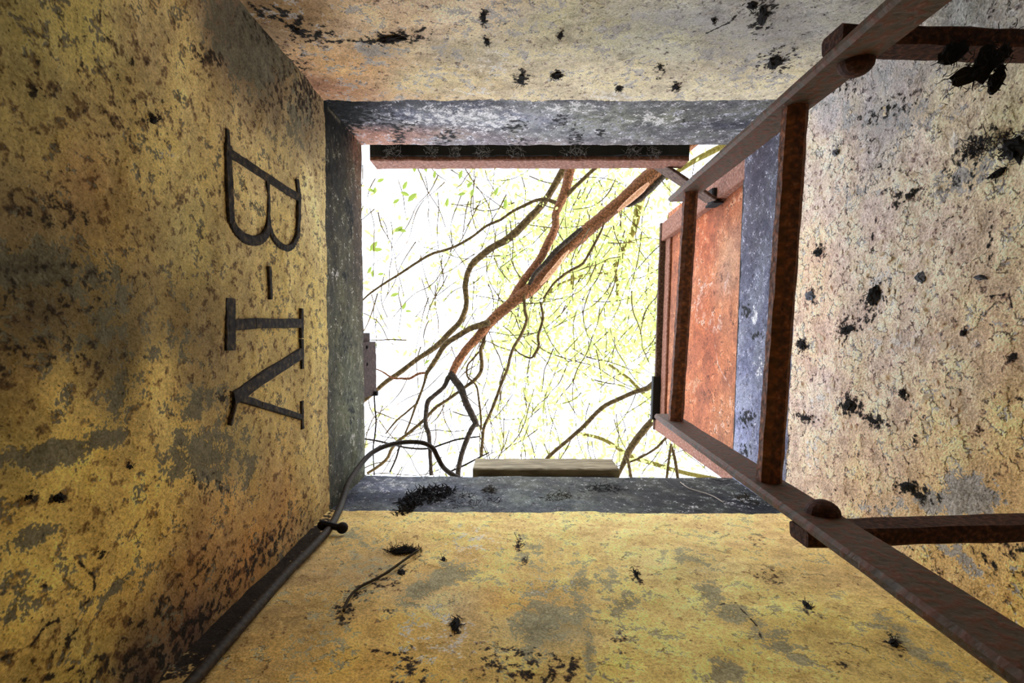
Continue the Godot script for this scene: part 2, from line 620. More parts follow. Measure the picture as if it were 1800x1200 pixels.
func make_materials() -> void:
	M.rust = rough_material(11, [[0.0, c8(48, 32, 28)], [0.4, c8(66, 44, 37)], [0.6, c8(80, 52, 42)], [0.75, c8(96, 60, 44)], [1.0, c8(126, 92, 74)]], 12.0, 0.06, 0.75, 0.15, Vector3.ONE, 0.03)
	M.rung = rough_material(12, [[0.0, c8(76, 54, 44)], [0.42, c8(108, 74, 58)], [0.58, c8(128, 82, 60)], [0.74, c8(152, 92, 58)], [1.0, c8(170, 134, 112)]], 11.0, 0.10, 0.7, 0.15)
	M.rail = rough_material(13, [[0.0, c8(76, 68, 60)], [0.40, c8(98, 86, 74)], [0.54, c8(108, 82, 68)], [0.7, c8(112, 70, 56)], [1.0, c8(146, 122, 110)]], 9.0, 0.08, 0.6, 0.2)
	M.redwood = rough_material(14, [[0.0, c8(74, 54, 46)], [0.3, c8(112, 76, 62)], [0.6, c8(134, 88, 70)], [0.8, c8(140, 108, 94)], [1.0, c8(176, 158, 146)]], 10.0, 0.12, 0.8)
	M.wood = rough_material(15, [[0.0, c8(96, 86, 68)], [0.45, c8(124, 112, 88)], [0.65, c8(138, 126, 100)], [1.0, c8(156, 144, 118)]], 5.0, 0.08, 0.85, 0.0, Vector3(0.25, 1, 1))
	M.brownwood = rough_material(16, [[0.0, c8(50, 40, 36)], [0.45, c8(84, 66, 58)], [0.7, c8(100, 80, 70)], [1.0, c8(140, 122, 108)]], 10.0, 0.08, 0.85)
	M.bark = rough_material(17, [[0.0, c8(40, 33, 24)], [0.45, c8(74, 62, 43)], [0.65, c8(98, 82, 56)], [1.0, c8(132, 116, 84)]], 4.0, 0.8, 0.9)
	M.redbark = rough_material(18, [[0.0, c8(50, 34, 24)], [0.42, c8(96, 66, 46)], [0.6, c8(126, 82, 58)], [0.78, c8(150, 104, 80)], [1.0, c8(216, 180, 156)]], 6.0, 1.0, 0.9)
	M.oldbark = rough_material(19, [[0.0, c8(24, 22, 22)], [0.5, c8(48, 42, 40)], [1.0, c8(84, 74, 66)]], 5.0, 0.8, 0.9)
	M.hazebark = rough_material(20, [[0.0, c8(90, 84, 44)], [0.5, c8(132, 122, 70)], [1.0, c8(170, 160, 104)]], 3.0, 0.5, 0.9)  # pale olive: haze and flare over the far limbs put into colour
	M.baresunlit = rough_material(25, [[0.0, c8(150, 96, 74)], [0.5, c8(206, 160, 134)], [1.0, c8(240, 214, 196)]], 8.0, 0.4, 0.9)  # peeled wood, and the pinkish sunlit edge painted along the limb
	M.darkwood = rough_material(26, [[0.0, c8(36, 28, 24)], [0.5, c8(60, 44, 38)], [1.0, c8(92, 70, 60)]], 10.0, 0.08, 0.9)
	M.soot_shade = plain(c8(44, 42, 42), 1.0)  # soot and dirt tone; under the plank it also paints shade
	M.web = plain(c8(52, 52, 58), 1.0)
	M.pale_web = plain(c8(120, 116, 114), 1.0)
	M.root = plain(c8(70, 62, 50), 1.0)
	M.paleroot = plain(c8(176, 164, 148), 0.9)
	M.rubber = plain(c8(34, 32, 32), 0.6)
	M.cable = rough_material(21, [[0.0, c8(34, 28, 22)], [0.5, c8(54, 45, 34)], [1.0, c8(84, 70, 50)]], 14.0, 0.03, 0.65)
	M.stone = rough_material(22, [[0.0, c8(70, 72, 78)], [0.5, c8(104, 106, 112)], [1.0, c8(150, 150, 154)]], 12.0, 0.1, 0.9)
	M.letter = rough_material(23, [[0.0, c8(30, 28, 30)], [0.5, c8(48, 44, 42)], [0.66, c8(66, 56, 46)], [1.0, c8(110, 92, 60)]], 9.0, 0.06, 0.9)
	M.dirt = rough_material(24, [[0.0, c8(120, 114, 96)], [1.0, c8(190, 180, 156)]], 3.0, 0.3, 0.95)  # kept pale so the unseen floor bounces light up the shaft

func build_walls() -> void:
	var specs := {}
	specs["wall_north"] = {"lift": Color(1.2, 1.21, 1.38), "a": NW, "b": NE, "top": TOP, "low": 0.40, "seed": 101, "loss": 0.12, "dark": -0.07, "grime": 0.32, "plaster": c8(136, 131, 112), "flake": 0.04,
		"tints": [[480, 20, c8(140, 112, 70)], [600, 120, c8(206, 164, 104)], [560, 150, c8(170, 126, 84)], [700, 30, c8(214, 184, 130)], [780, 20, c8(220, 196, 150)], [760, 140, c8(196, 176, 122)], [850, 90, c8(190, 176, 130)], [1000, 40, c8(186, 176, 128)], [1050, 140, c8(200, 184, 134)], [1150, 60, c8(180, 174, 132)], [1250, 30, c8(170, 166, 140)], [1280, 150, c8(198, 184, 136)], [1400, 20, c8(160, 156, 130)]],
		"marks": [[555, 62, 40, 16, 20, "dark", 0.6], [690, 68, 55, 11, -8, "dark", 0.7], [480, 22, 50, 14, 15, "dark", 0.55], [520, 120, 24, 40, 0, "dark", 0.35], [915, 138, 13, 13, 0, "dark", 0.75], [978, 133, 13, 8, 0, "dark", 0.8], [850, 30, 7, 16, 0, "dark", 0.7], [856, 72, 7, 8, 0, "dark", 0.6], [985, 62, 6, 9, 20, "dark", 0.7], [1340, 28, 18, 36, 20, "dark", 0.65], [1362, 108, 34, 22, -30, "dark", 0.55], [1188, 153, 9, 8, 0, "dark", 0.7], [1088, 155, 9, 7, 0, "dark", 0.55], [1160, 128, 10, 12, 0, "dark", 0.4], [1255, 37, 5, 7, 0, "dark", 0.6], [780, 90, 30, 12, 20, "loss", 0.4], [660, 95, 40, 18, 0, "loss", 0.4], [1100, 40, 80, 30, 0, "loss", 0.28], [1300, 90, 60, 50, 0, "loss", 0.34], [900, 30, 50, 30, 0, "loss", 0.25], [1200, 40, 60, 16, 10, "loss", 0.3], [1380, 60, 40, 40, 0, "loss", 0.4], [830, 160, 30, 6, 0, "pale", 0.5], [1080, 168, 40, 7, 0, "pale", 0.5], [870, 110, 30, 18, 0, "pale", 0.35]],
		"lines": [["dark", 2.6, [572, 178, 800, 177, 1000, 177, 1405, 177]], ["dark", 5.0, [405, 2, 440, 18, 480, 24, 520, 54, 565, 72, 640, 76, 700, 70, 748, 50]], ["dark", 2.5, [1240, 60, 1280, 40, 1300, 20]]]}
	specs["wall_south"] = {"lift": Color(1.34, 1.37, 1.45), "a": SW, "b": SE, "top": TOP, "low": 0.38, "seed": 202, "loss": -0.02, "dark": -0.20, "soot_shade": Color(0.15, 0.125, 0.105), "grime": 0.32, "crackle": 0.3, "plaster": c8(116, 109, 82), "flake": 0.03,
		"tints": [[620, 930, c8(182, 152, 92)], [600, 1000, c8(160, 132, 84)], [520, 1080, c8(150, 122, 72)], [420, 1180, c8(168, 136, 78)], [760, 930, c8(198, 164, 98)], [700, 1100, c8(194, 156, 84)], [650, 1180, c8(188, 148, 74)], [800, 1060, c8(190, 166, 118)], [840, 1000, c8(204, 166, 98)], [880, 1060, c8(204, 158, 84)], [1000, 1000, c8(206, 172, 100)], [960, 1100, c8(166, 146, 98)], [1060, 930, c8(206, 172, 106)], [1100, 1080, c8(208, 174, 102)], [1100, 1180, c8(204, 170, 92)], [1200, 1000, c8(200, 174, 110)], [1300, 940, c8(198, 164, 104)], [1250, 1060, c8(210, 180, 108)], [1250, 1160, c8(208, 176, 100)], [1400, 1100, c8(196, 168, 96)], [1450, 1000, c8(176, 148, 92)], [1600, 1150, c8(176, 150, 86)]],
		"marks": [[556, 932, 50, 14, -45, "dark", 0.9], [500, 985, 70, 18, -45, "dark", 0.95], [430, 1055, 80, 24, -45, "dark", 1.0], [350, 1138, 90, 30, -45, "dark", 1.0], [915, 1168, 90, 34, 10, "dark", 0.55], [720, 1190, 30, 60, 0, "dark", 0.55], [640, 1035, 60, 22, -40, "dark", 0.42], [605, 1080, 14, 20, 0, "dark", 0.5], [800, 1096, 12, 20, 0, "dark", 0.6], [912, 955, 6, 14, 0, "dark", 0.75], [924, 988, 6, 9, 0, "dark", 0.7], [1118, 1010, 9, 20, -20, "dark", 0.65], [690, 1030, 24, 12, 0, "dark", 0.35], [678, 1070, 12, 8, 0, "dark", 0.5], [1090, 1125, 14, 28, -20, "dark", 0.4], [1350, 1010, 34, 16, 30, "dark", 0.45], [1420, 1070, 26, 10, 45, "dark", 0.5], [1570, 1130, 22, 14, 40, "dark", 0.55], [1480, 1160, 12, 18, 30, "dark", 0.5], [1330, 950, 14, 10, 40, "dark", 0.4], [1000, 1170, 26, 20, 0, "dark", 0.4],  # slanting corner marks paint the cable's shadow together with a brown stain
			[780, 1010, 50, 20, -20, "loss", 0.75], [730, 1045, 40, 16, -25, "loss", 0.6], [950, 990, 40, 40, 0, "loss", 0.45], [960, 1090, 50, 60, 0, "loss", 0.75], [1020, 1040, 14, 90, -8, "loss", 0.6], [1035, 1150, 10, 40, 0, "loss", 0.7], [1060, 1010, 34, 24, 0, "loss", 0.4], [1090, 1060, 40, 16, 0, "loss", 0.5], [1245, 1030, 24, 14, 30, "loss", 0.8], [1285, 1075, 50, 20, 25, "loss", 0.75], [1370, 1130, 50, 18, 35, "loss", 0.6], [1278, 1175, 28, 20, 20, "loss", 0.85], [1570, 1110, 50, 18, 38, "loss", 0.7], [1640, 1165, 40, 10, 30, "loss", 0.6], [620, 945, 30, 14, 0, "loss", 0.5], [650, 1000, 50, 40, -40, "loss", 0.4], [560, 1120, 60, 30, -40, "loss", 0.42], [1220, 985, 50, 16, 15, "loss", 0.5], [960, 1025, 50, 14, -4, "pale", 0.2], [770, 1110, 60, 50, 0, "pale", 0.38], [830, 950, 40, 24, 0, "pale", 0.3]],
		"lines": [["dark", 2.2, [582, 896, 800, 897, 1376, 902]], ["dark", 2.0, [738, 975, 700, 1000, 670, 1020, 640, 1035, 610, 1060, 602, 1082]], ["dark", 1.4, [1265, 1060, 1290, 1056, 1330, 1100, 1340, 1130]], ["dark", 4.0, [645, 1138, 690, 1145, 715, 1160, 722, 1195]]]}
	specs["wall_west"] = {"lift": Color(1.38, 1.47, 1.78), "a": NW, "b": SW, "top": TOP, "low": 0.27, "seed": 303, "loss": -0.03, "dark": -0.08, "grime": 0.14, "crackle": 0.0, "plaster": c8(78, 71, 49), "soot_shade": Color(0.17, 0.15, 0.12), "flake": 0.035,
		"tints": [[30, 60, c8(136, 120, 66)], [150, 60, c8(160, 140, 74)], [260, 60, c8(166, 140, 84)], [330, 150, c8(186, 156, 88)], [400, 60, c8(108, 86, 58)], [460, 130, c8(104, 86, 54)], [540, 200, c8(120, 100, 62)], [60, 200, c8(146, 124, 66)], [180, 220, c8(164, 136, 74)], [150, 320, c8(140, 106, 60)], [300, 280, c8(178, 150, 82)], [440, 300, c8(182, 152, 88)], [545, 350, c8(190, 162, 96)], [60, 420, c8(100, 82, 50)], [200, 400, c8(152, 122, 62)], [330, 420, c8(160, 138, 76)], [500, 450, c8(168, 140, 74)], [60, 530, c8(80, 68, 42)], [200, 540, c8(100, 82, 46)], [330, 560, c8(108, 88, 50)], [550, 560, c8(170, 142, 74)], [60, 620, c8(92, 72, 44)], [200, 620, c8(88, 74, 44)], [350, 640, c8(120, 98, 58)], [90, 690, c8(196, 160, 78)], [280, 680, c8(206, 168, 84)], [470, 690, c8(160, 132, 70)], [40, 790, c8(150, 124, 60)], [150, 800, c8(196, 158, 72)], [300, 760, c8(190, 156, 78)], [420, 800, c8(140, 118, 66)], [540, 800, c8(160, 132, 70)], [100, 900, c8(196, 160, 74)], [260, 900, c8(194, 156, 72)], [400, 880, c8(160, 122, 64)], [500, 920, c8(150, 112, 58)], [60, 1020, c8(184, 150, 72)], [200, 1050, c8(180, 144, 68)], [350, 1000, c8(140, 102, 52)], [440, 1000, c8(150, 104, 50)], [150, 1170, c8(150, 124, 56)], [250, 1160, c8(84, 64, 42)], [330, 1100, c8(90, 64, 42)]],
		"marks": [[455, 70, 60, 60, 35, "loss", 0.7], [515, 150, 40, 60, 40, "dark", 0.34], [480, 115, 40, 60, 30, "loss", 0.6], [530, 210, 20, 60, 0, "loss", 0.6], [430, 50, 60, 50, 30, "loss", 0.55], [370, 100, 30, 20, 40, "dark", 0.5], [470, 50, 40, 26, 30, "dark", 0.5], [60, 470, 60, 24, 0, "loss", 0.7], [100, 370, 60, 26, 10, "dark", 0.4], [60, 155, 12, 14, 0, "dark", 0.5], [270, 205, 14, 12, 0, "dark", 0.55], [245, 110, 14, 9, 30, "dark", 0.4], [130, 520, 150, 70, 0, "loss", 0.35], [100, 500, 120, 60, 0, "dark", 0.26], [100, 620, 130, 30, 0, "dark", 0.3], [250, 600, 100, 30, 0, "loss", 0.45], [210, 710, 30, 70, 10, "loss", 0.75], [60, 800, 70, 22, -8, "loss", 0.9], [150, 775, 60, 12, -10, "loss", 0.7], [360, 700, 50, 24, -10, "loss", 0.7], [330, 790, 40, 40, 0, "loss", 0.7], [400, 800, 50, 50, 0, "loss", 0.55], [370, 850, 30, 20, 20, "dark", 0.4], [105, 874, 16, 11, -20, "dark", 0.85], [52, 872, 17, 11, -20, "dark", 0.8], [228, 819, 6, 5, 0, "dark", 0.8], [180, 970, 12, 7, -20, "dark", 0.7], [80, 1020, 12, 8, -20, "dark", 0.6], [110, 1130, 40, 12, -35, "dark", 0.6], [210, 1030, 30, 8, -45, "loss", 0.8], [60, 940, 60, 20, -20, "loss", 0.6], [270, 1080, 60, 20, -30, "dark", 0.45], [300, 1140, 90, 26, -40, "dark", 0.55], [420, 1010, 90, 18, -45, "dark", 0.42], [500, 930, 60, 24, -45, "dark", 0.3], [190, 1170, 60, 20, -20, "dark", 0.5], [350, 1000, 50, 20, -30, "dark", 0.3], [10, 1060, 30, 60, 0, "loss", 0.2], [545, 175, 18, 40, 0, "dark", 0.5], [400, 700, 16, 16, 0, "dark", 0.5], [250, 215, 80, 40, 0, "dark", 0.16], [150, 120, 90, 60, 0, "dark", 0.14], [310, 270, 20, 14, 0, "pale", 0.3]],
		"lines": [["dark", 2.6, [571, 180, 575, 500, 580, 890]], ["dark", 3.0, [385, 905, 372, 935, 358, 960, 340, 975]], ["dark", 1.6, [140, 984, 165, 1010, 170, 1042, 130, 1075, 80, 1095, 55, 1130, 0, 1155]], ["dark", 2.5, [400, 745, 412, 715]], ["dark", 2.5, [130, 1170, 90, 1185, 20, 1196]], ["dark", 1.5, [175, 0, 175, 50, 195, 70]]]}
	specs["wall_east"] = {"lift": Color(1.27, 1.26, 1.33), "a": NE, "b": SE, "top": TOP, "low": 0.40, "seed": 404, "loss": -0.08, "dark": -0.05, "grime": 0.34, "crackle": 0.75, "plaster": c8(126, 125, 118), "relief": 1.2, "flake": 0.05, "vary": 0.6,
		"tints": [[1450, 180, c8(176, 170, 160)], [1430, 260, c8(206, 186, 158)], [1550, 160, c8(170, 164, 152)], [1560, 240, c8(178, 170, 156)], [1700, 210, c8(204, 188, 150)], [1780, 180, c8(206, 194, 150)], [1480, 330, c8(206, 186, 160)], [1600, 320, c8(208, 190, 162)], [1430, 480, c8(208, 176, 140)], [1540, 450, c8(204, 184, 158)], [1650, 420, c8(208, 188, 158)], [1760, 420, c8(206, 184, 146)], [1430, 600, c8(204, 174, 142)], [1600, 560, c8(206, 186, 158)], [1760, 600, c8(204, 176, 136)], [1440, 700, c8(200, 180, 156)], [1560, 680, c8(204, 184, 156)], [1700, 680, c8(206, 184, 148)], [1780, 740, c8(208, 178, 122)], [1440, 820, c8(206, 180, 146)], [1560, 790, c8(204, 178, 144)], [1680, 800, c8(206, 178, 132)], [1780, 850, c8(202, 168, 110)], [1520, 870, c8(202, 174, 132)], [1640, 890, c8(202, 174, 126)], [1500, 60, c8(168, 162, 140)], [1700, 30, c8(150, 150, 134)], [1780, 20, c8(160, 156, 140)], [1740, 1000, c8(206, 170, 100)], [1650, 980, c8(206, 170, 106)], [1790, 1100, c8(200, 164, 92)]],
		"marks": [[1440, 443, 12, 13, 0, "dark", 0.8], [1424, 521, 12, 13, 0, "dark", 0.6], [1410, 607, 10, 13, 0, "dark", 0.75], [1416, 734, 16, 8, 10, "dark", 0.75], [1494, 712, 20, 18, 20, "dark", 0.7], [1540, 738, 30, 10, 25, "dark", 0.6], [1587, 691, 9, 9, 0, "dark", 0.85], [1535, 530, 20, 40, 20, "dark", 0.42], [1490, 575, 24, 16, -30, "dark", 0.55], [1590, 345, 30, 14, -25, "dark", 0.6], [1560, 190, 60, 14, -20, "dark", 0.4], [1595, 855, 26, 12, 10, "dark", 0.75], [1620, 870, 30, 12, 20, "dark", 0.5], [1693, 585, 6, 7, 0, "dark", 0.8], [1782, 630, 10, 9, 0, "dark", 0.7], [1780, 660, 12, 6, 0, "dark", 0.6], [1738, 415, 5, 40, 0, "dark", 0.55], [1775, 700, 14, 6, 0, "dark", 0.5], [1720, 250, 60, 18, -30, "dark", 0.45], [1700, 300, 50, 30, -20, "dark", 0.3], [1520, 270, 60, 60, 0, "dark", 0.12], [1780, 960, 30, 14, 30, "dark", 0.6], [1740, 985, 40, 10, 40, "dark", 0.5], [1610, 770, 6, 6, 0, "dark", 0.7], [1480, 150, 30, 20, 0, "dark", 0.4], [1660, 385, 14, 10, -20, "dark", 0.5],
			[1560, 210, 70, 26, -15, "loss", 0.65], [1470, 190, 40, 40, 0, "loss", 0.5], [1550, 130, 80, 24, 0, "loss", 0.5], [1690, 310, 50, 26, -30, "loss", 0.55], [1500, 340, 40, 16, 0, "loss", 0.4], [1710, 870, 50, 34, 30, "loss", 0.95], [1640, 880, 40, 20, 20, "loss", 0.7], [1560, 885, 60, 14, 0, "loss", 0.5], [1750, 60, 60, 30, 0, "loss", 0.6], [1700, 990, 60, 16, 40, "loss", 0.6], [1690, 200, 30, 20, 0, "loss", 0.45], [1545, 500, 26, 40, 10, "pale", 0.55], [1620, 600, 120, 14, 0, "pale", 0.25], [1440, 700, 20, 14, -30, "pale", 0.5], [1430, 790, 16, 30, 0, "pale", 0.4], [1570, 600, 60, 24, 10, "pale", 0.28], [1680, 245, 20, 26, 20, "pale", 0.4], [1530, 260, 30, 14, 0, "pale", 0.3]],
		"lines": [["dark", 3.0, [1409, 182, 1394, 540, 1381, 896]], ["dark", 2.0, [1540, 380, 1533, 415, 1535, 440]], ["dark", 4.0, [1560, 350, 1600, 340, 1640, 318]], ["dark", 4.0, [1475, 610, 1500, 575, 1530, 540]], ["dark", 1.5, [1730, 520, 1770, 515, 1775, 540]]]}
	var labels := {"wall_north": "grey-cream flaking plaster wall with a dark root-filled crack, above the ladder-free kerb in the photo", "wall_south": "mustard-cream flaking plaster wall with grey bare patches and a stringy root", "wall_west": "brown-stained mustard plaster wall that carries the black lettering", "wall_east": "pale pinkish flaking plaster wall behind the rusty ladder"}
	labels["wall_north"] = "grey-cream plaster wall with many black spots and a long dark crack"
	for k in specs:
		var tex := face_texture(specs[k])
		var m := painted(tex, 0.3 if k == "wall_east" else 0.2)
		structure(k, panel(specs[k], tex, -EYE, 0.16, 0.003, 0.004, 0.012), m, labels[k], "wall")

func build_kerb() -> void:
	var out := 0.002
	var g := 0.004   # set back behind the plaster
	var nw := NW + Vector3(-g, 0, g); var ne := NE + Vector3(g, 0, g); var se := SE + Vector3(g, 0, -g); var sw := SW + Vector3(-g, 0, -g)
	var specs := {}
	specs["trim_1"] = {"lift": Color(0.9, 0.9, 0.9), "a": nw, "b": ne, "seed": 501, "loss": 0.1, "dark": -0.02, "vary": 0.9, "fleck": 0.13, "plaster": c8(146, 146, 156), "relief": 1.2, "flake": 0.06,
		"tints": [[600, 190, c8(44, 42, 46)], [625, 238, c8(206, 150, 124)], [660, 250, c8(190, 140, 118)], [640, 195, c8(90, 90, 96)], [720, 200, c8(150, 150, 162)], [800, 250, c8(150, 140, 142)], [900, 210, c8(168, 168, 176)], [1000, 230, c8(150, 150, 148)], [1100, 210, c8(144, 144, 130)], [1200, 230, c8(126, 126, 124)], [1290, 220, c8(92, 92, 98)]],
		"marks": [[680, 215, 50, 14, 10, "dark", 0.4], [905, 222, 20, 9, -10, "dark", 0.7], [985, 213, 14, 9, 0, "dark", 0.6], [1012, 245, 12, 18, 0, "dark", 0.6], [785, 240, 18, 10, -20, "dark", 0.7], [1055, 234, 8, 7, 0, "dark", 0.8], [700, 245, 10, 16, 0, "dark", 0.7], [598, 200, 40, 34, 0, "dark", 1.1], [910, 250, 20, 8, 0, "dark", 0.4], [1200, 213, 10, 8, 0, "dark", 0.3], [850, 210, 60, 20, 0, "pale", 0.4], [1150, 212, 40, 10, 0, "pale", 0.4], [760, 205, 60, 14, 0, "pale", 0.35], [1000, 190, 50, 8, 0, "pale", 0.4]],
		"lines": [["dark", 2.0, [690, 215, 720, 222, 740, 210, 760, 214]], ["dark", 1.5, [1040, 205, 1060, 203, 1075, 192]]]}
	specs["trim_2"] = {"lift": Color(0.9, 0.9, 0.9), "a": ne, "b": se, "seed": 502, "loss": 0.05, "dark": -0.05, "vary": 0.8, "fleck": 0.06, "plaster": c8(130, 130, 146), "relief": 1.2, "flake": 0.06,
		"tints": [[1330, 300, c8(92, 84, 94)], [1330, 400, c8(100, 96, 106)], [1330, 520, c8(118, 118, 134)], [1330, 640, c8(124, 124, 142)], [1320, 740, c8(150, 150, 174)], [1310, 790, c8(168, 170, 196)], [1390, 400, c8(104, 104, 112)], [1390, 700, c8(140, 140, 160)]],
		"marks": [[1310, 545, 8, 12, 0, "dark", 0.7], [1312, 735, 14, 14, 0, "dark", 0.75], [1330, 590, 10, 10, 0, "dark", 0.5], [1310, 790, 10, 12, 0, "dark", 0.6], [1325, 555, 6, 14, 0, "pale", 0.6], [1335, 640, 10, 20, 0, "pale", 0.3], [1390, 560, 8, 40, 0, "pale", 0.3]]}
	specs["trim_3"] = {"lift": Color(0.8, 0.8, 0.8), "a": sw, "b": se, "seed": 503, "loss": 0.05, "dark": -0.02, "vary": 0.9, "fleck": 0.05, "plaster": c8(120, 122, 116), "relief": 1.2, "flake": 0.05,
		"tints": [[640, 870, c8(96, 98, 108)], [680, 860, c8(140, 142, 156)], [760, 870, c8(90, 90, 92)], [850, 880, c8(120, 122, 126)], [930, 880, c8(140, 146, 138)], [960, 850, c8(110, 110, 102)], [1050, 870, c8(108, 108, 100)], [1150, 860, c8(80, 80, 76)], [1250, 880, c8(70, 70, 70)], [1340, 880, c8(64, 64, 66)]],
		"marks": [[1060, 858, 40, 8, 0, "dark", 0.55], [860, 862, 12, 8, 0, "dark", 0.6], [1270, 845, 16, 8, 0, "dark", 0.4], [1100, 840, 8, 5, 0, "dark", 0.5], [1310, 880, 30, 10, 0, "pale", 0.3], [1210, 890, 14, 8, 0, "pale", 0.3], [680, 850, 40, 12, 0, "pale", 0.25]],
		"lines": [["dark", 1.2, [640, 868, 690, 866]], ["dark", 1.2, [660, 850, 720, 856]]]}
	specs["trim_4"] = {"lift": Color(0.86, 0.83, 0.76), "a": nw, "b": sw, "seed": 504, "loss": 0.0, "dark": -0.02, "vary": 0.9, "fleck": 0.06, "plaster": c8(120, 122, 108), "relief": 1.0, "flake": 0.05,
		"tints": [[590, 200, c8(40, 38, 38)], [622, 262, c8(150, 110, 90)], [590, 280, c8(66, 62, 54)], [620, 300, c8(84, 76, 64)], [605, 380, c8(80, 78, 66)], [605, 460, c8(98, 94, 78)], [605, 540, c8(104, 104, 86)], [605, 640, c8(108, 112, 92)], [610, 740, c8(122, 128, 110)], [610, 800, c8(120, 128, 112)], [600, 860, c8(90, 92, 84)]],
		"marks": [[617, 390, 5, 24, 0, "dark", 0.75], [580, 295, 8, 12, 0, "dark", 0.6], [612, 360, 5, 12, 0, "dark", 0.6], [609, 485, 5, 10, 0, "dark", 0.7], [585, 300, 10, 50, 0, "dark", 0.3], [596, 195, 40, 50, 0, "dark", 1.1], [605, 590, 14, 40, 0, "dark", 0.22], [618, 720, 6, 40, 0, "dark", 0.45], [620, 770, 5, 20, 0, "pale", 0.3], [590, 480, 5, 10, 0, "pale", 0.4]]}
	var labels := {"trim_1": "mottled pale grey timber kerb board above the north plaster wall, orange at its end", "trim_2": "bluish slate-grey timber kerb board behind the ladder rungs", "trim_3": "dark grey timber kerb board with a black moss tangle on it", "trim_4": "olive-grey timber kerb board beside the black lettering"}
	for k in specs:
		var s: Dictionary = specs[k]
		s.top = KERB1
		s.low = KERB0
		s.texel = 0.0008
		s.tints = s.tints
		var tex := face_texture(s)
		structure(k, panel(s, tex, KERB0, 0.07, 0.002, 0.006, 0.004), painted(tex, 0.2, 0.85), labels[k], "kerb board")

func build_lettering() -> void:
	# painted strokes on the west wall, each a slightly raised coat of black paint
	var wall := get_node("wall_west") as Node3D
	var t := (SW - NW); t.y = 0; t = t.normalized()
	var n := Vector3(-t.z, 0, t.x)
	if n.x < 0:
		n = -n
	var draw := func(strokes: Array) -> void:
		var st := begin()
		for s in strokes:
			var flat: Array = s[1]
			var pts := []
			for i in range(0, flat.size(), 2):
				var q := on_wall(flat[i], flat[i + 1], NW, SW)
				pts.append(Vector3(NW.x, EYE + q.y, NW.z) + t * q.x + n * 0.0006)
			if pts.size() >= 5:
				pts = spline(pts.map(func(q): return Vector4(q.x, q.y, q.z, 0)), 3).map(func(q): return Vector3(q.x, q.y, q.z))
			for i in pts.size() - 1:
				var d: Vector3 = (pts[i + 1] - pts[i]).normalized()
				bar(st, pts[i] - d * s[0] * 0.35, pts[i + 1] + d * s[0] * 0.35, d.cross(n), s[0] * 0.92, 0.004, 0.001, 0.0004, 5)
		put("letter", finish(st), M.letter, wall)
	draw.call([[0.011, [401, 268, 450, 300, 492, 328, 524, 347]], [0.013, [399, 262, 400, 300, 402, 350, 404, 385]], [0.008, [397, 232, 399, 262]], [0.012, [404, 385, 412, 404, 428, 418, 446, 423, 460, 418, 468, 405, 470, 390]], [0.008, [468, 316, 470, 350, 470, 390]], [0.009, [470, 390, 476, 412, 488, 428, 502, 436, 514, 430, 522, 412]], [0.011, [522, 412, 524, 380, 524, 345, 521, 320]]])
	draw.call([[0.008, [472, 472, 474, 522]]])
	draw.call([[0.013, [403, 572, 450, 568, 528, 568]], [0.020, [402, 536, 403, 572, 403, 604]], [0.009, [529, 546, 529, 568, 529, 590]]])
	draw.call([[0.017, [414, 697, 460, 664, 527, 622]], [0.009, [414, 697, 460, 712, 526, 732]], [0.009, [529, 600, 530, 644]], [0.008, [529, 708, 530, 750]], [0.005, [414, 700, 404, 744]]])

func build_ground() -> void:
	var st := begin()
	for c in [[0, 0.6]]:
		var y := -0.06
		bar(st, Vector3(-0.6, y, 0), Vector3(0.75, y, 0), Vector3(0, 0, 1), 1.1, 0.12, 0.002)
	structure("floor", finish(st), M.dirt, "unseen pale concrete floor of the shaft, lightened to bounce light upward", "floor")  # floor out of view, its paleness chosen to bounce light onto the walls
	var g := SurfaceTool.new()
	g.begin(Mesh.PRIMITIVE_TRIANGLES)
	g.set_smooth_group(0)
	var bump := noise(61, 0.6, FastNoiseLite.TYPE_SIMPLEX_SMOOTH, 3)
	var rows := []
	for i in 15:
		var ring := []
		for k in 48:
			var u := TAU * k / 48
			var r := 0.85 + pow(i / 14.0, 2.0) * 11.0
			var p := Vector3(cos(u) * r + 0.07, 0, sin(u) * r + 0.03)
			p.y = EYE + 0.84 + bump.get_noise_2d(p.x, p.z) * 0.05 * mini(i, 4) - 0.02 * i
			ring.append(p)
		rows.append(ring)
	for i in 14:
		for k in 48:
			quad(g, rows[i][k], rows[i][(k + 1) % 48], rows[i + 1][(k + 1) % 48], rows[i + 1][k])
	g.index()
	g.generate_normals()
	structure("ground", g.commit(), M.dirt, "bare earth mound around the mouth of the shaft", "ground")

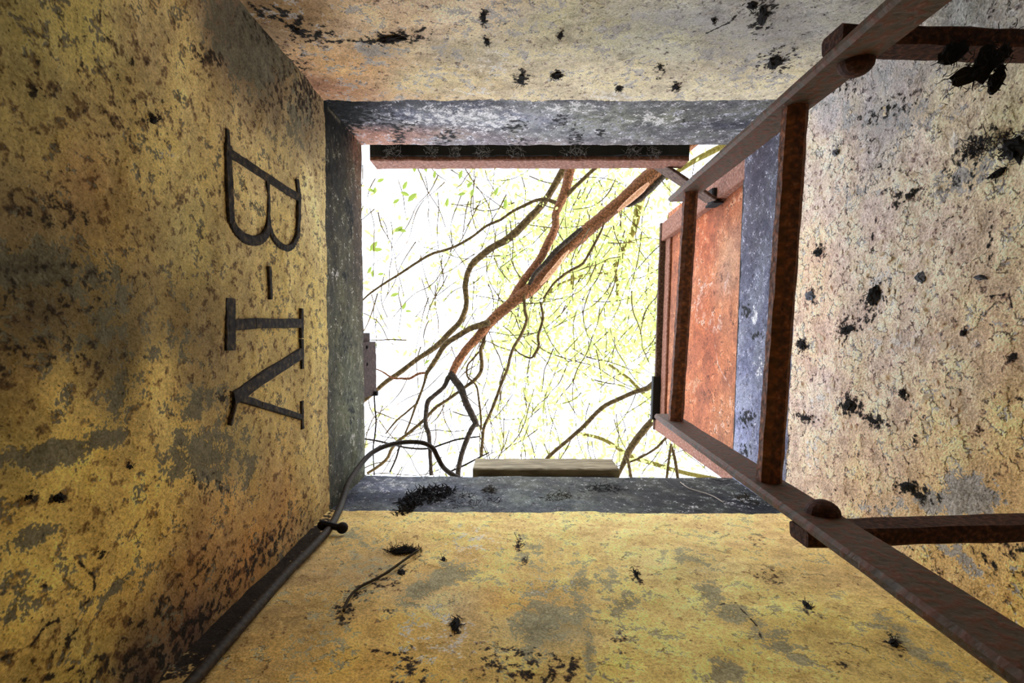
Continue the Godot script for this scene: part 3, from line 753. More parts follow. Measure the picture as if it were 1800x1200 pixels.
func build_ladder() -> void:
	var l := thing("ladder", "rusty flat-bar ladder with two rungs in view, bracketed to the pale east wall", "ladder", at(1362, 570, 0.47) - Vector3(0, 0.47 + EYE, 0))
	var d: Vector3 = cam_basis * Vector3(30.0 / F, 30.0 / F, -1.0)
	d /= d.y
	var off := -l.position
	var w := 0.036
	var rails := []
	for side in [1, -1]:
		var face: Vector3 = at(1362, 190, 0.47) if side == 1 else at(1316, 845, 0.47)   # the inner west edge of the rail
		var z: Vector3 = Vector3(0, 0, 1) * float(side)
		var x := Vector3(1, 0, 0)
		var c: Vector3 = face + x * w * 0.5 + z * 0.0045
		var p := func(h: float) -> Vector3: return c + d * (h - 0.47) + off
		rails.append(face)
		var st := begin()
		bar(st, p.call(-EYE + 0.0), p.call(0.825), x, w, 0.009, 0.0028, 0.0003, 60)
		put("rail", finish(st), M.rail, l)
		# bracket to the wall, behind the rail, with a domed rivet through both
		var hb := 0.388
		var bc: Vector3 = face + d * (hb - 0.47) + z * 0.0155 + off
		var sb := begin()
		bar(sb, bc + Vector3(0.003, 0, 0), Vector3(0.452 + off.x, bc.y, bc.z - 0.008 * side), Vector3(0, 1, 0), 0.026, 0.013, 0.002, 0.0006, 14)
		put("bracket", finish(sb), M.rust, l)
		var sd := begin()
		var rc: Vector3 = face + d * (0.39 - 0.47) + x * w * 0.62 + off
		dome(sd, rc, -z, 0.0125, 0.010)
		put("rivet", finish(sd), M.rust, l)
	var n: Vector3 = rails[0] + Vector3(0.0185, 0, 0.002)
	var s: Vector3 = rails[1] + Vector3(0.0185, 0, -0.002)
	for k in range(1, -6, -1):
		var st := begin()
		var shift := d * (0.30 * k) + off
		bar(st, n + shift, s + shift, Vector3(1, 0, 0), 0.0195, 0.0195, 0.005, 0.0005, 24)
		put("rung", finish(st), M.rung, l)

func build_hatch() -> void:
	var y0 := EYE + KERB1 + 0.002
	var top := EYE + 1.575
	var pn := Vector3(0.468, 0, 0.350)        # foot of the inner sheet, north and south
	var ps := Vector3(0.450, 0, -0.315)
	var lid := thing("hatch_lid", "open reddish-brown hatch lid standing upright on the kerb behind the ladder", "hatch lid", Vector3(0.459, y0, 0))
	var o := -lid.position
	var t := (ps - pn).normalized()
	var inward := Vector3(-1, 0, -0.03).normalized()
	var hgt := func(q: Vector3, y: float) -> Vector3: return Vector3(q.x, y, q.z) + o
	# inner sheet with its own peeled paint
	var spec := {"a": pn, "b": ps, "top": 1.575, "low": KERB1 + 0.002, "seed": 606, "texel": 0.0012, "lift": Color(0.78, 0.75, 0.67), "loss": -0.12, "dark": -0.22, "plaster": c8(196, 150, 130), "flake": 0.06, "relief": 0.8, "chalk": c8(160, 138, 128), "soot_shade": Color(0.16, 0.12, 0.11), "vary": 0.7,
		"tints": [[1280, 340, c8(176, 104, 76)], [1240, 420, c8(206, 116, 82)], [1225, 500, c8(208, 134, 106)], [1280, 470, c8(210, 160, 138)], [1285, 560, c8(206, 136, 106)], [1230, 560, c8(208, 122, 88)], [1250, 620, c8(206, 120, 88)], [1280, 640, c8(204, 130, 100)], [1230, 680, c8(206, 128, 98)], [1280, 740, c8(200, 136, 108)], [1185, 600, c8(190, 130, 110)]],
		"marks": [[1240, 500, 12, 22, 20, "pale", 0.35], [1225, 540, 9, 24, 0, "pale", 0.32], [1250, 565, 18, 14, 30, "pale", 0.38], [1280, 500, 7, 18, 0, "pale", 0.4], [1285, 450, 10, 30, 0, "loss", 0.6], [1220, 680, 8, 20, 0, "loss", 0.4], [1262, 740, 14, 20, 0, "pale", 0.3], [1265, 485, 8, 10, 0, "dark", 0.35], [1240, 690, 14, 14, 0, "dark", 0.3], [1240, 430, 24, 30, 0, "loss", 0.25]],
		"lines": [["pale", 2.0, [1255, 600, 1262, 640, 1275, 665, 1284, 680, 1283, 712]], ["pale", 1.2, [1235, 440, 1224, 455, 1228, 480]]]}
	var tex := face_texture(spec)
	var sheet := put("panel", panel(spec, tex, KERB1 + 0.002, 0.03, 0.001, 0.008), painted(tex, 0.1, 0.8), lid)
	sheet.position = o
	for q: Array in [[pn + t * 0.030, pn + t * 0.058], [ps - t * 0.022, ps - t * 0.022]]:
		var st := begin()
		bar(st, hgt.call(q[0] + inward * 0.0085, y0), hgt.call(q[1] + inward * 0.0085, top + 0.004), t, 0.054 if q[0].z > 0 else 0.044, 0.019, 0.002, 0.0005, 20)
		put("batten", finish(st), M.redwood, lid)
	var st2 := begin()
	bar(st2, hgt.call(pn + t * 0.03 + inward * 0.004, top + 0.006), hgt.call(ps + inward * 0.004, top + 0.006), inward, 0.036, 0.012, 0.002, 0.0008, 20)
	put("lip", finish(st2), M.brownwood, lid)
	var st3 := begin()
	bar(st3, hgt.call(pn + t * 0.084 + inward * 0.003, top - 0.03), hgt.call(ps - t * 0.046 + inward * 0.003, top - 0.03), Vector3.UP, 0.045, 0.008, 0.002, 0.0006, 20)
	put("edge_strip", finish(st3), M.redwood, lid)
	var st0 := begin()  # dark strip put in for the shade of the gap under the lid
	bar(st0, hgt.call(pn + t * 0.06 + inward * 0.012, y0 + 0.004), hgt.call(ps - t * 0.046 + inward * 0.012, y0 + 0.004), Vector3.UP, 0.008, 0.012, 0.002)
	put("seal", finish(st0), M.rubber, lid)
	var st4 := begin()
	bar(st4, hgt.call(Vector3(0.437, 0, -0.15), top + 0.004), hgt.call(Vector3(0.433, 0, -0.282), top + 0.004), Vector3(1, 0, 0), 0.024, 0.024, 0.002)
	put("latch_block", finish(st4), M.rubber, lid)
	# the catch on the north batten and the diagonal stay that it holds
	var hook: Vector3 = at(1256, 346, 1.165) + o
	var st5 := begin()
	bar(st5, hook + Vector3(-0.004, 0, 0.016), hook + Vector3(-0.004, 0, -0.018), Vector3(0, 1, 0), 0.034, 0.014, 0.003)
	bar(st5, hook + Vector3(-0.010, 0.004, -0.016), hook + Vector3(0.012, 0.004, -0.016), Vector3(0, 1, 0), 0.05, 0.005, 0.001)
	put("catch", finish(st5), M.soot_shade, lid)
	var stay := thing("lid_stay", "short diagonal brown bar between the north plank and the hatch lid", "stay bar", at(1200, 320, 1.10))
	var st6 := begin()
	bar(st6, at(1136, 276, 1.105) - stay.position, at(1250, 352, 1.14) - stay.position, Vector3(0, 1, 0), 0.045, 0.007, 0.0015, 0.0003, 10)
	put("bar", finish(st6), M.brownwood, stay)
	# timbers lying round the mouth
	var n0 := at(650, 272, 1.05)
	var n1 := at(1212, 272, 1.05)
	var plank := thing("plank", "long red-painted plank with shade and soot painted on its underside along the north kerb", "plank", n0.lerp(n1, 0.5))
	var zz := at(900, 282, 1.05).z
	var s7 := begin()
	bar(s7, Vector3(n0.x, EYE + 1.078, zz + 0.045) - plank.position, Vector3(n1.x, EYE + 1.078, zz + 0.045) - plank.position, Vector3(0, 0, 1), 0.09, 0.056, 0.002, 0.0007, 40)
	put("board", finish(s7), M.redwood, plank)
	var s8 := begin()  # dark sheet: shade of the unlit underside put into colour, with soot
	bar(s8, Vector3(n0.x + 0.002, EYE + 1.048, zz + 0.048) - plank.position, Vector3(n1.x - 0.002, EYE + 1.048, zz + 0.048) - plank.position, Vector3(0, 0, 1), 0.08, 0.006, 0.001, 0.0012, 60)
	put("sooty_underside", finish(s8), M.soot_shade, plank)
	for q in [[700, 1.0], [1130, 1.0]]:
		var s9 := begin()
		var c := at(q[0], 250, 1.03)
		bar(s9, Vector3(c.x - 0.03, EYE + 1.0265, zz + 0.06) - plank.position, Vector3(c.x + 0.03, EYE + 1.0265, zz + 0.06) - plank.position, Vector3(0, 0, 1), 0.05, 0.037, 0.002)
		put("spacer", finish(s9), M.soot_shade, plank)
	var b0 := at(831, 823, 1.06)
	var b1 := at(1088, 823, 1.06)
	var block := thing("timber_block", "weathered grey-brown timber block standing on the south kerb", "timber block", b0.lerp(b1, 0.5))
	var s10 := begin()
	bar(s10, Vector3(b0.x, EYE + 1.10, b0.z - 0.04) - block.position, Vector3(b1.x, EYE + 1.10, b0.z - 0.04) - block.position, Vector3(0, 0, 1), 0.08, 0.085, 0.0025, 0.0006, 30)
	put("block", finish(s10), M.wood, block)
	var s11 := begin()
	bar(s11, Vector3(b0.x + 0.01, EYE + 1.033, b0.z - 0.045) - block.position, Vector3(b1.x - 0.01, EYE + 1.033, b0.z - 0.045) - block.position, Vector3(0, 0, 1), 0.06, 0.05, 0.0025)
	put("base_strip", finish(s11), M.soot_shade, block)
	var w0 := at(661, 600, 1.12)
	var w1 := at(661, 690, 1.12)
	var hb := thing("hinge_block", "small reddish-brown timber hinge block with nails on the west kerb", "timber block", Vector3(w0.x - 0.02, EYE + KERB1, (w0.z + w1.z) * 0.5))
	var s12 := begin()
	bar(s12, Vector3(w0.x - 0.025, EYE + 1.066, w0.z) - hb.position, Vector3(w0.x - 0.025, EYE + 1.066, w1.z) - hb.position, Vector3(1, 0, 0), 0.05, 0.112, 0.002, 0.0008, 10)
	put("block", finish(s12), M.darkwood, hb)
	var s13 := begin()
	bar(s13, Vector3(w0.x - 0.035, EYE + 1.06, w0.z + 0.019) - hb.position, Vector3(w0.x - 0.035, EYE + 1.06, w0.z + 0.0005) - hb.position, Vector3(1, 0, 0), 0.05, 0.10, 0.002)
	put("end_piece", finish(s13), M.darkwood, hb)
	for q in [[646, 610, 1.05], [646, 640, 1.05]]:
		var s14 := begin()
		var c := Vector3(w0.x, EYE + q[2] + 0.0, at(q[0], q[1], q[2]).z) - hb.position
		dome(s14, c, Vector3(1, 0, 0), 0.004, 0.003)
		put("nail", finish(s14), M.soot_shade, hb)
	var s15 := begin()
	var pc := at(659, 693, 1.10) - hb.position
	bar(s15, pc + Vector3(-0.012, 0, 0.002), pc + Vector3(0.006, 0, 0.002), Vector3(0, 1, 0), 0.012, 0.010, 0.002)
	put("bolt", finish(s15), M.soot_shade, hb)

func build_cable() -> void:
	var pts := []
	for q in [[100, 1450, 0.33, 5.5], [215, 1338, 0.37, 5.5], [332, 1205, 0.44, 5.5], [416, 1108, 0.505, 5.5], [498, 1014, 0.60, 5.5], [547, 964, 0.68, 5.4], [577, 931, 0.75, 5.3], [592, 905, 0.80, 5.2], [602, 880, 0.835, 5.2], [612, 850, 0.875, 5.0], [630, 822, 0.93, 5.0], [652, 797, 0.98, 5.0], [680, 783, 1.01, 5.0], [712, 777, 1.03, 5.0], [742, 778, 1.04, 5.0], [760, 787, 1.04, 5.2], [769, 803, 1.04, 5.2], [777, 818, 1.04, 5.2], [788, 829, 1.03, 5.2], [806, 840, 1.02, 5.2], [826, 850, 1.02, 5.0]]:
		var h: float = q[2]
		if h < 0.85:
			h = minf(0.2830 * F / (905.0 - q[0]), 0.2790 * F / (q[1] - 576.0))
		var p := at(q[0], q[1], h)
		pts.append(Vector4(p.x, p.y, p.z, q[3] * 0.001))
	var c := thing("cable", "dark cable rising up the corner and looping over the kerb", "cable", Vector3(pts[2].x, pts[2].y, pts[2].z))
	for i in pts.size():
		var v: Vector4 = pts[i]
		pts[i] = Vector4(v.x - c.position.x, v.y - c.position.y, v.z - c.position.z, v.w)
	put("sheath", smooth_tube(pts, 12, 0.03, 8), M.cable, c)
	# the clip that holds it: a strap and two lugs
	var st := begin()
	var k := at(583, 925, 0.712) - c.position
	bar(st, k + Vector3(-0.012, 0, 0.004), k + Vector3(0.012, 0, -0.002), Vector3(0, 1, 0), 0.009, 0.009, 0.003)
	dome(st, k + Vector3(-0.013, 0, 0.002), Vector3(0.4, -0.9, 0.2).normalized(), 0.007, 0.006)
	dome(st, k + Vector3(0.015, 0, -0.002), Vector3(0.2, -0.9, 0.4).normalized(), 0.008, 0.007)
	put("clip", finish(st), M.rubber, c)

# a place on a wall by where it shows, and the axes of a spot on it that looks rx by ry pixels
func spot(px: float, py: float, rx: float, ry: float, a: Vector3, b: Vector3, deg := 0.0) -> Array:
	var t := (b - a); t.y = 0; t = t.normalized()
	var n := Vector3(t.z, 0, -t.x)
	if n.dot(-Vector3(a.x + b.x, 0, a.z + b.z)) < 0:
		n = -n
	var at3 := func(x: float, y: float) -> Vector3:
		var q := on_wall(x, y, a, b)
		return Vector3(a.x, EYE + q.y, a.z) + t * q.x
	var c: Vector3 = at3.call(px, py)
	var w := deg_to_rad(deg)
	return [c, at3.call(px + cos(w) * rx, py + sin(w) * rx) - c, at3.call(px - sin(w) * ry, py + cos(w) * ry) - c, n]

func build_debris() -> void:
	var g := 0.004
	var sides := {"wall_north": [NW, NE], "wall_south": [SW, SE], "wall_west": [NW, SW], "wall_east": [NE, SE]}
	var dots := {
		"wall_north": [[915, 138, 12, 13, 0], [978, 133, 13, 7, 0], [850, 30, 6, 15, 0], [1188, 153, 8, 7, 0], [1362, 108, 22, 14, -30], [1340, 28, 12, 26, 20], [985, 62, 5, 8, 20], [1322, 8, 14, 10, 0], [1088, 155, 7, 6, 0], [856, 73, 6, 6, 0], [690, 68, 46, 8, -8], [520, 50, 26, 9, 35], [1255, 36, 4, 5, 0], [1160, 118, 4, 7, 0]],
		"wall_south": [[912, 955, 5, 13, 0], [924, 988, 5, 8, 0], [1118, 1010, 7, 18, -20], [800, 1096, 10, 16, 20], [706, 1006, 9, 7, 0], [1420, 1066, 22, 6, 45], [1570, 1130, 14, 8, 40], [780, 983, 5, 6, 0]],
		"wall_west": [[105, 874, 13, 10, -20], [50, 873, 12, 9, -20], [228, 819, 6, 5, 0], [270, 210, 9, 9, 0], [60, 155, 9, 10, 0], [180, 970, 9, 5, 0]],
		"wall_east": [[1410, 607, 8, 11, 0], [1416, 734, 14, 6, 10], [1494, 712, 16, 14, 20], [1535, 740, 22, 6, 25], [1587, 691, 7, 8, 0], [1490, 580, 16, 12, -30], [1595, 853, 20, 7, 10], [1535, 520, 12, 26, 20], [1693, 585, 4, 6, 0], [1440, 443, 9, 11, 0]],
	}
	for w in dots:
		for d in dots[w]:
			var s := spot(d[0], d[1], d[2], d[3], sides[w][0], sides[w][1], d[4])
			var r: float = minf(s[1].length(), s[2].length())
			put("dirt_clump", clump(s[0], s[1] * 0.95, s[2] * 0.95, s[3] * r * 0.5, 14, true, 0.0004), M.soot_shade, get_node(w))
	# grey stones bedded in the east wall
	for d in [[1620, 487, 11, 13, 0], [1424, 520, 11, 12, 0], [1725, 488, 16, 7, 0], [1470, 268, 7, 9, 20], [1500, 90, 8, 8, 0]]:
		var s := spot(d[0], d[1], d[2], d[3], NE, SE, d[4])
		put("stone_chip", clump(s[0], s[1], s[2], s[3] * 0.006, 0), M.stone, get_node("wall_east"))
	# curled flakes of paint on the east wall
	var st := begin()
	for i in 520:
		var px := rng.randf_range(1405, 1798)
		var py := rng.randf_range(170, 900)
		if px > 1690 or py > 770:
			continue
		if px < 1450 and rng.randf() < 0.4 or absf(py - 620) > 200 and rng.randf() < 0.6:
			continue
		var q := on_wall(px, py, NE, SE)
		if q.y > TOP - 0.006 or q.x < 0.01 or q.x > 0.63:
			continue
		var s := spot(px, py, 4, 4, NE, SE)
		var n: Vector3 = s[3]
		var u: Vector3 = (s[1].normalized() * rng.randf_range(-1, 1) + s[2].normalized() * rng.randf_range(-1, 1)).normalized()
		var v := n.cross(u)
		var r := rng.randf_range(0.0012, 0.0042)
		var lift := rng.randf_range(0.1, 0.4) * r
		var c: Vector3 = s[0] + n * 0.0012
		var ring := []
		for k in 7:
			var w := TAU * k / 7
			var rr := r * rng.randf_range(0.35, 1.25)
			ring.append(c + u * cos(w) * rr + v * sin(w) * rr + n * (lift * maxf(0.0, cos(w)) + 0.0002))
		for k in range(1, 6):
			for p in [ring[0], ring[k], ring[k + 1]]:
				st.add_vertex(p)
	var fl := put("paint_flake", finish(st), M_flake(), get_node("wall_east"))
	fl.set_meta("kind", "stuff")
	# black moss and roots hanging over the south kerb
	var k0 := SW + Vector3(-g, 0, -g)
	var k1 := SE + Vector3(g, 0, -g)
	var s := spot(752, 872, 48, 14, k0, k1, -14)
	var moss := thing("moss_tangle", "black tangle of dead moss hanging over the south kerb", "moss", s[0])
	put("mat", clump(Vector3.ZERO, s[1], s[2], s[3] * 0.014, 420, false, 0.0009), M.soot_shade, moss)
	s = spot(712, 900, 20, 8, k0, k1, -30)
	put("mat", clump(s[0] - moss.position, s[1], s[2], s[3] * 0.012, 160, false, 0.0009), M.soot_shade, moss)
	s = spot(820, 880, 60, 14, k0, k1, 0)
	put("loose_strand", clump(s[0] - moss.position, s[1], s[2], s[3] * 0.008, 120, false, 0.0005), M.web, moss)
	for q in [[980, 873, 26, 7, 0], [1060, 859, 34, 7, 0], [1310, 880, 26, 9, 10], [860, 862, 10, 6, 0]]:
		s = spot(q[0], q[1], q[2], q[3], k0, k1, q[4])
		put("fluff", clump(s[0], s[1], s[2], s[3] * 0.006, 70, false, 0.0005), M.root if q[0] != 1060 else M.soot_shade, get_node("trim_3"))
	# the caterpillar-like clump with its long root on the south wall
	s = spot(710, 968, 34, 7, SW, SE, 0)
	var root := thing("dead_root", "dark fuzzy root clump with a long tail on the south wall", "root", s[0])
	put("clump", clump(Vector3.ZERO, s[1], s[2], s[3] * 0.007, 160, true, 0.0004, 0.003), M.soot_shade, root)
	var pts := []
	for q in [[735, 972], [705, 994], [680, 1012], [655, 1026], [632, 1038], [614, 1056], [604, 1080]]:
		var p: Vector3 = spot(q[0], q[1], 4, 4, SW, SE)[0] - root.position
		pts.append(Vector4(p.x, p.y, p.z + 0.004, 0.0016))
	put("tail", smooth_tube(pts, 6, 0.2), M.root, root)
	pts = []
	for q in [[1196, 850], [1210, 860], [1228, 866], [1252, 874], [1272, 886]]:
		var p: Vector3 = spot(q[0], q[1], 4, 4, k0, k1)[0]
		pts.append(Vector4(p.x, p.y, p.z + 0.003, 0.0009))
	var strand := thing("pale_rootlet", "thin pale rootlet lying across the dark south kerb", "root", Vector3(pts[2].x, pts[2].y, pts[2].z))
	for i in pts.size():
		pts[i] -= Vector4(strand.position.x, strand.position.y, strand.position.z, 0)
	put("strand", smooth_tube(pts, 5, 0.1), M.paleroot, strand)
	# sooty webs on the north bracket and on the east wall
	var wc := at(1712, 105, 0.368)
	var web := thing("sooty_cobweb", "large sooty cobweb clotted on the north ladder bracket", "cobweb", wc)
	for q in [[-0.012, 0.004, 0.006, 0.012, 0.010], [0.006, -0.002, -0.004, 0.011, 0.016], [0.012, -0.004, -0.016, 0.006, 0.012], [-0.004, 0.0, -0.010, 0.014, 0.008], [0.020, 0.002, 0.004, 0.010, 0.008]]:
		put("web", clump(Vector3(q[0], q[1], q[2]), Vector3(q[3], 0, 0.002), Vector3(-0.002, 0.002, -q[4]), Vector3(0, -0.008, 0.0), 30, true, 0.0004, 0.0025), M.soot_shade, web)
	put("loose_strand", clump(Vector3(0.0, -0.004, -0.006), Vector3(0.030, 0, 0.010), Vector3(-0.008, 0.004, -0.026), Vector3(0, -0.008, 0.0), 50, false, 0.0003, 0.0025), M.web, web)
	wc = Vector3(0.0, EYE + 1.036, 0.352)
	var wisps := thing("wispy_cobwebs", "pale wispy cobwebs strung along the darkened underside of the north plank", "cobweb", wc)
	for q in [[692, 0.020], [760, 0.012], [850, 0.016], [905, 0.018], [1010, 0.024], [1110, 0.016], [1148, 0.014], [800, 0.012]]:
		var c := at(q[0], 270, 1.043) - wc
		put("wisp", clump(Vector3(c.x, 0, 0), Vector3(q[1], 0, 0), Vector3(0, 0, 0.012), Vector3(0, -0.006, 0), 46, false, 0.00035, 0.010), M.pale_web, wisps)
	s = spot(1785, 262, 34, 26, NE, SE, -30)
	var web2 := thing("dust_web", "dark dusty web stuck on the east wall below the north bracket", "cobweb", s[0])
	put("web", clump(Vector3.ZERO, s[1], s[2], s[3] * 0.008, 60, true, 0.0004, 0.0025), M.soot_shade, web2)
	s = spot(1752, 306, 26, 7, NE, SE, -35)
	put("tail", clump(s[0] - web2.position, s[1], s[2], s[3] * 0.006, 20, true, 0.0004, 0.002), M.soot_shade, web2)
	s = spot(1730, 255, 40, 14, NE, SE, -25)
	put("loose_strand", clump(s[0] - web2.position, s[1], s[2], s[3] * 0.012, 160, false, 0.0003), M.web, web2)

func M_flake() -> StandardMaterial3D:
	var m := plain(c8(238, 220, 192), 0.9)
	m.cull_mode = BaseMaterial3D.CULL_DISABLED
	return m

# ---------------------------------------------------------------- the tree overhead
func limb(tree: Node3D, called: String, mat: Material, h0: float, h1: float, flat: Array, lead := Vector3.INF) -> Array:
	var pts := []
	var n := flat.size() / 3
	if lead != Vector3.INF:
		var q := at(flat[0], flat[1], h0)
		pts.append(Vector4(lead.x, lead.y, lead.z, flat[2] * 0.75 / F * h0))
		var q2 := at(flat[3], flat[4], h0)
		var ext := q + (q - q2).normalized() * 0.3 + Vector3.UP * 0.02
		var m := ext.lerp(lead, 0.5)
		pts.append(Vector4(m.x, m.y, m.z, flat[2] * 0.6 / F * h0))
		pts.append(Vector4(ext.x, ext.y, ext.z, flat[2] * 0.52 / F * h0))
	for i in n:
		var h := lerpf(h0, h1, float(i) / (n - 1))
		var p := at(flat[i * 3], flat[i * 3 + 1], h)
		pts.append(Vector4(p.x, p.y, p.z, (flat[i * 3 + 2] * 0.54 + 0.25) / F * h))
	for i in pts.size():
		var v: Vector4 = pts[i]
		pts[i] = Vector4(v.x - tree.position.x, v.y - tree.position.y, v.z - tree.position.z, v.w)
	put(called, smooth_tube(pts, 10 if flat[2] > 5 else 7, 0.08 if flat[2] > 5 else 0.03, 6), mat, tree)
	return pts

func build_tree() -> void:
	var base := Vector3(2.6, EYE + 0.66, 2.3)
	var tree := thing("tree", "overhanging tree with twisting bare limbs and fresh yellow-green leaves", "tree", base)
	var st := SurfaceTool.new()
	st.begin(Mesh.PRIMITIVE_TRIANGLES)
	st.set_smooth_group(0)
	tube(st, spline([Vector4(0, -0.1, 0, 0.26), Vector4(0.02, 0.3, 0, 0.19), Vector4(0.05, 1.2, 0.02, 0.16), Vector4(0.02, 2.4, 0.05, 0.14), Vector4(0.15, 4.2, 0.2, 0.10)], 8), 16, 0.05)
	st.index()
	st.generate_normals()
	put("trunk", st.commit(), M.bark, tree)
	var fork := base + Vector3(0.03, 1.7, 0.03)
	var fork2 := base + Vector3(0.02, 2.5, 0.05)
	var fork3 := base + Vector3(0.1, 3.5, 0.13)
	# the reddish main limb
	limb(tree, "main_limb", M.redbark, 3.0, 2.6, [1152, 302, 27, 1118, 332, 25, 1085, 360, 21, 1050, 390, 21, 1018, 417, 22, 992, 440, 20, 967, 472, 19, 938, 503, 20, 915, 520, 20, 890, 540, 18, 862, 566, 17, 840, 592, 14, 820, 614, 13, 802, 640, 13, 795, 657, 12], fork)
	limb(tree, "bare_wood", M.baresunlit, 2.93, 2.88, [1140, 322, 4, 1128, 334, 9, 1112, 348, 9, 1098, 360, 7, 1086, 370, 3])
	limb(tree, "bare_wood", M.baresunlit, 2.78, 2.72, [1000, 440, 2, 990, 452, 6, 976, 470, 8, 962, 486, 7, 950, 500, 3])  # sunlit lower edge of the limb, its highlight painted as a pale strip
	limb(tree, "branch", M.oldbark, 3.0, 2.93, [1175, 300, 10, 1150, 325, 11, 1128, 346, 10, 1110, 358, 8, 1098, 362, 5])
	limb(tree, "branch", M.oldbark, 2.6, 2.5, [792, 654, 10, 800, 668, 12, 810, 682, 12, 818, 704, 11, 826, 722, 11, 834, 738, 10, 839, 749, 7])
	limb(tree, "branch", M.oldbark, 2.5, 2.45, [836, 744, 8, 829, 754, 8, 820, 774, 8, 811, 800, 8, 806, 825, 8, 804, 850, 8])
	limb(tree, "branch", M.oldbark, 2.6, 2.5, [796, 655, 8, 788, 664, 8, 780, 680, 7, 762, 696, 7, 752, 706, 8, 749, 725, 7, 748, 744, 7, 754, 765, 7, 756, 795, 6, 758, 835, 6])
	limb(tree, "branch", M.bark, 2.66, 2.8, [860, 566, 11, 845, 571, 10, 825, 578, 9, 802, 592, 9, 783, 605, 9, 770, 625, 8, 760, 641, 8, 750, 656, 6, 746, 672, 4, 738, 695, 4, 731, 712, 4, 722, 738, 3, 712, 762, 3])
	limb(tree, "branch", M.bark, 2.8, 2.9, [732, 709, 3, 715, 724, 3, 696, 740, 3, 678, 762, 2])
	limb(tree, "branch", M.redbark, 2.8, 2.9, [750, 655, 4, 735, 657, 4, 720, 665, 4, 706, 665, 3.5, 690, 664, 3, 670, 652, 2, 650, 645, 1.5])
	# second and third limbs from the north
	limb(tree, "branch", M.bark, 3.3, 3.0, [992, 296, 12, 975, 325, 11, 955, 357, 11, 932, 382, 12, 905, 410, 13, 886, 424, 12, 865, 435, 11, 837, 457, 11, 824, 475, 9, 818, 502, 9, 820, 530, 8, 817, 547, 9, 808, 566, 9, 790, 585, 9, 765, 610, 9, 735, 630, 8, 702, 655, 8, 677, 672, 7, 655, 692, 6, 630, 712, 5], fork2)
	limb(tree, "branch", M.redbark, 3.1, 2.75, [1003, 294, 16, 996, 325, 15, 988, 350, 14, 977, 375, 12, 976, 398, 12, 967, 420, 13, 952, 450, 13, 938, 470, 12, 924, 488, 12, 908, 512, 12, 897, 530, 10], fork2)
	limb(tree, "branch", M.bark, 3.0, 3.4, [1050, 292, 6, 1012, 327, 6, 990, 350, 7, 978, 356, 6, 962, 351, 6, 942, 352, 5, 920, 362, 5, 900, 372, 4, 880, 386, 4, 855, 397, 4, 830, 416, 4, 802, 432, 4, 780, 440, 4, 757, 447, 4, 727, 465, 4, 700, 483, 3.5, 677, 497, 3.5, 650, 516, 3, 635, 530, 2])
	limb(tree, "branch", M.oldbark, 2.86, 2.72, [1022, 402, 7, 1000, 421, 8, 975, 443, 8, 955, 466, 7, 940, 482, 7, 930, 500, 5])
	# limbs farther up, among the leaves, haze and flare painted into paler bark
	limb(tree, "branch", M.hazebark, 5.2, 5.4, [1140, 318, 14, 1125, 352, 14, 1115, 400, 11, 1100, 430, 10, 1088, 455, 7, 1080, 472, 6, 1085, 497, 5, 1085, 530, 4], fork3)
	limb(tree, "branch", M.hazebark, 5.3, 5.2, [1082, 456, 6, 1066, 458, 6, 1050, 462, 6, 1025, 470, 6, 1007, 480, 5, 1005, 500, 4])
	limb(tree, "branch", M.hazebark, 5.3, 5.0, [1080, 482, 4, 1045, 480, 4, 1007, 490, 4, 975, 505, 4, 955, 530, 3])
	limb(tree, "branch", M.hazebark, 5.0, 5.2, [1260, 262, 10, 1225, 280, 9, 1190, 302, 7, 1170, 315, 5], fork3)
	limb(tree, "branch", M.bark, 2.85, 2.8, [1062, 392, 3, 1057, 405, 3, 1047, 425, 4, 1030, 455, 4, 1022, 465, 4, 1000, 477, 4, 985, 488, 4, 972, 500, 3, 955, 525, 3])
	limb(tree, "branch", M.bark, 2.75, 2.5, [852, 580, 6, 850, 600, 6, 845, 615, 6, 847, 645, 6, 838, 664, 6, 815, 682, 5, 790, 700, 5, 765, 717, 5, 745, 738, 5, 722, 758, 5, 700, 775, 5, 688, 790, 5, 680, 806, 5, 664, 820, 5, 645, 832, 4])
	limb(tree, "branch", M.bark, 2.7, 2.6, [842, 618, 3, 832, 630, 3, 822, 642, 3, 821, 660, 3, 830, 670, 3, 838, 680, 3, 842, 705, 3.5, 845, 730, 3.5, 846, 755, 3])
	limb(tree, "branch", M.bark, 2.75, 2.5, [921, 518, 4, 923, 548, 5, 926, 562, 5, 915, 590, 5, 903, 610, 5, 896, 630, 5, 892, 648, 5, 882, 672, 5, 870, 706, 5, 860, 730, 5, 851, 750, 5, 848, 775, 5, 846, 802, 5])
	limb(tree, "branch", M.bark, 2.9, 2.9, [950, 530, 3, 954, 560, 4, 946, 590, 4, 947, 607, 4, 940, 622, 4, 932, 629, 3, 915, 622, 2, 904, 612, 2])
	limb(tree, "branch", M.bark, 3.1, 2.9, [1230, 640, 8, 1180, 655, 8, 1150, 672, 8, 1138, 682, 9, 1118, 688, 7, 1090, 700, 7, 1065, 712, 7, 1047, 727, 7, 1027, 748, 7, 1000, 772, 6, 967, 800, 6, 940, 830, 6], base + Vector3(0.05, 2.2, 0.05))
	limb(tree, "branch", M.bark, 3.3, 3.1, [1210, 690, 12, 1152, 735, 11, 1127, 762, 11, 1107, 790, 11, 1099, 808, 9, 1090, 828, 6, 1080, 850, 5], base + Vector3(0.05, 2.3, 0.05))
	limb(tree, "branch", M.bark, 3.1, 3.0, [1100, 802, 6, 1105, 815, 5, 1108, 832, 5, 1112, 855, 4])
	limb(tree, "branch", M.bark, 3.2, 3.3, [1107, 812, 3, 1130, 802, 3, 1155, 786, 4, 1170, 770, 4, 1190, 755, 4])
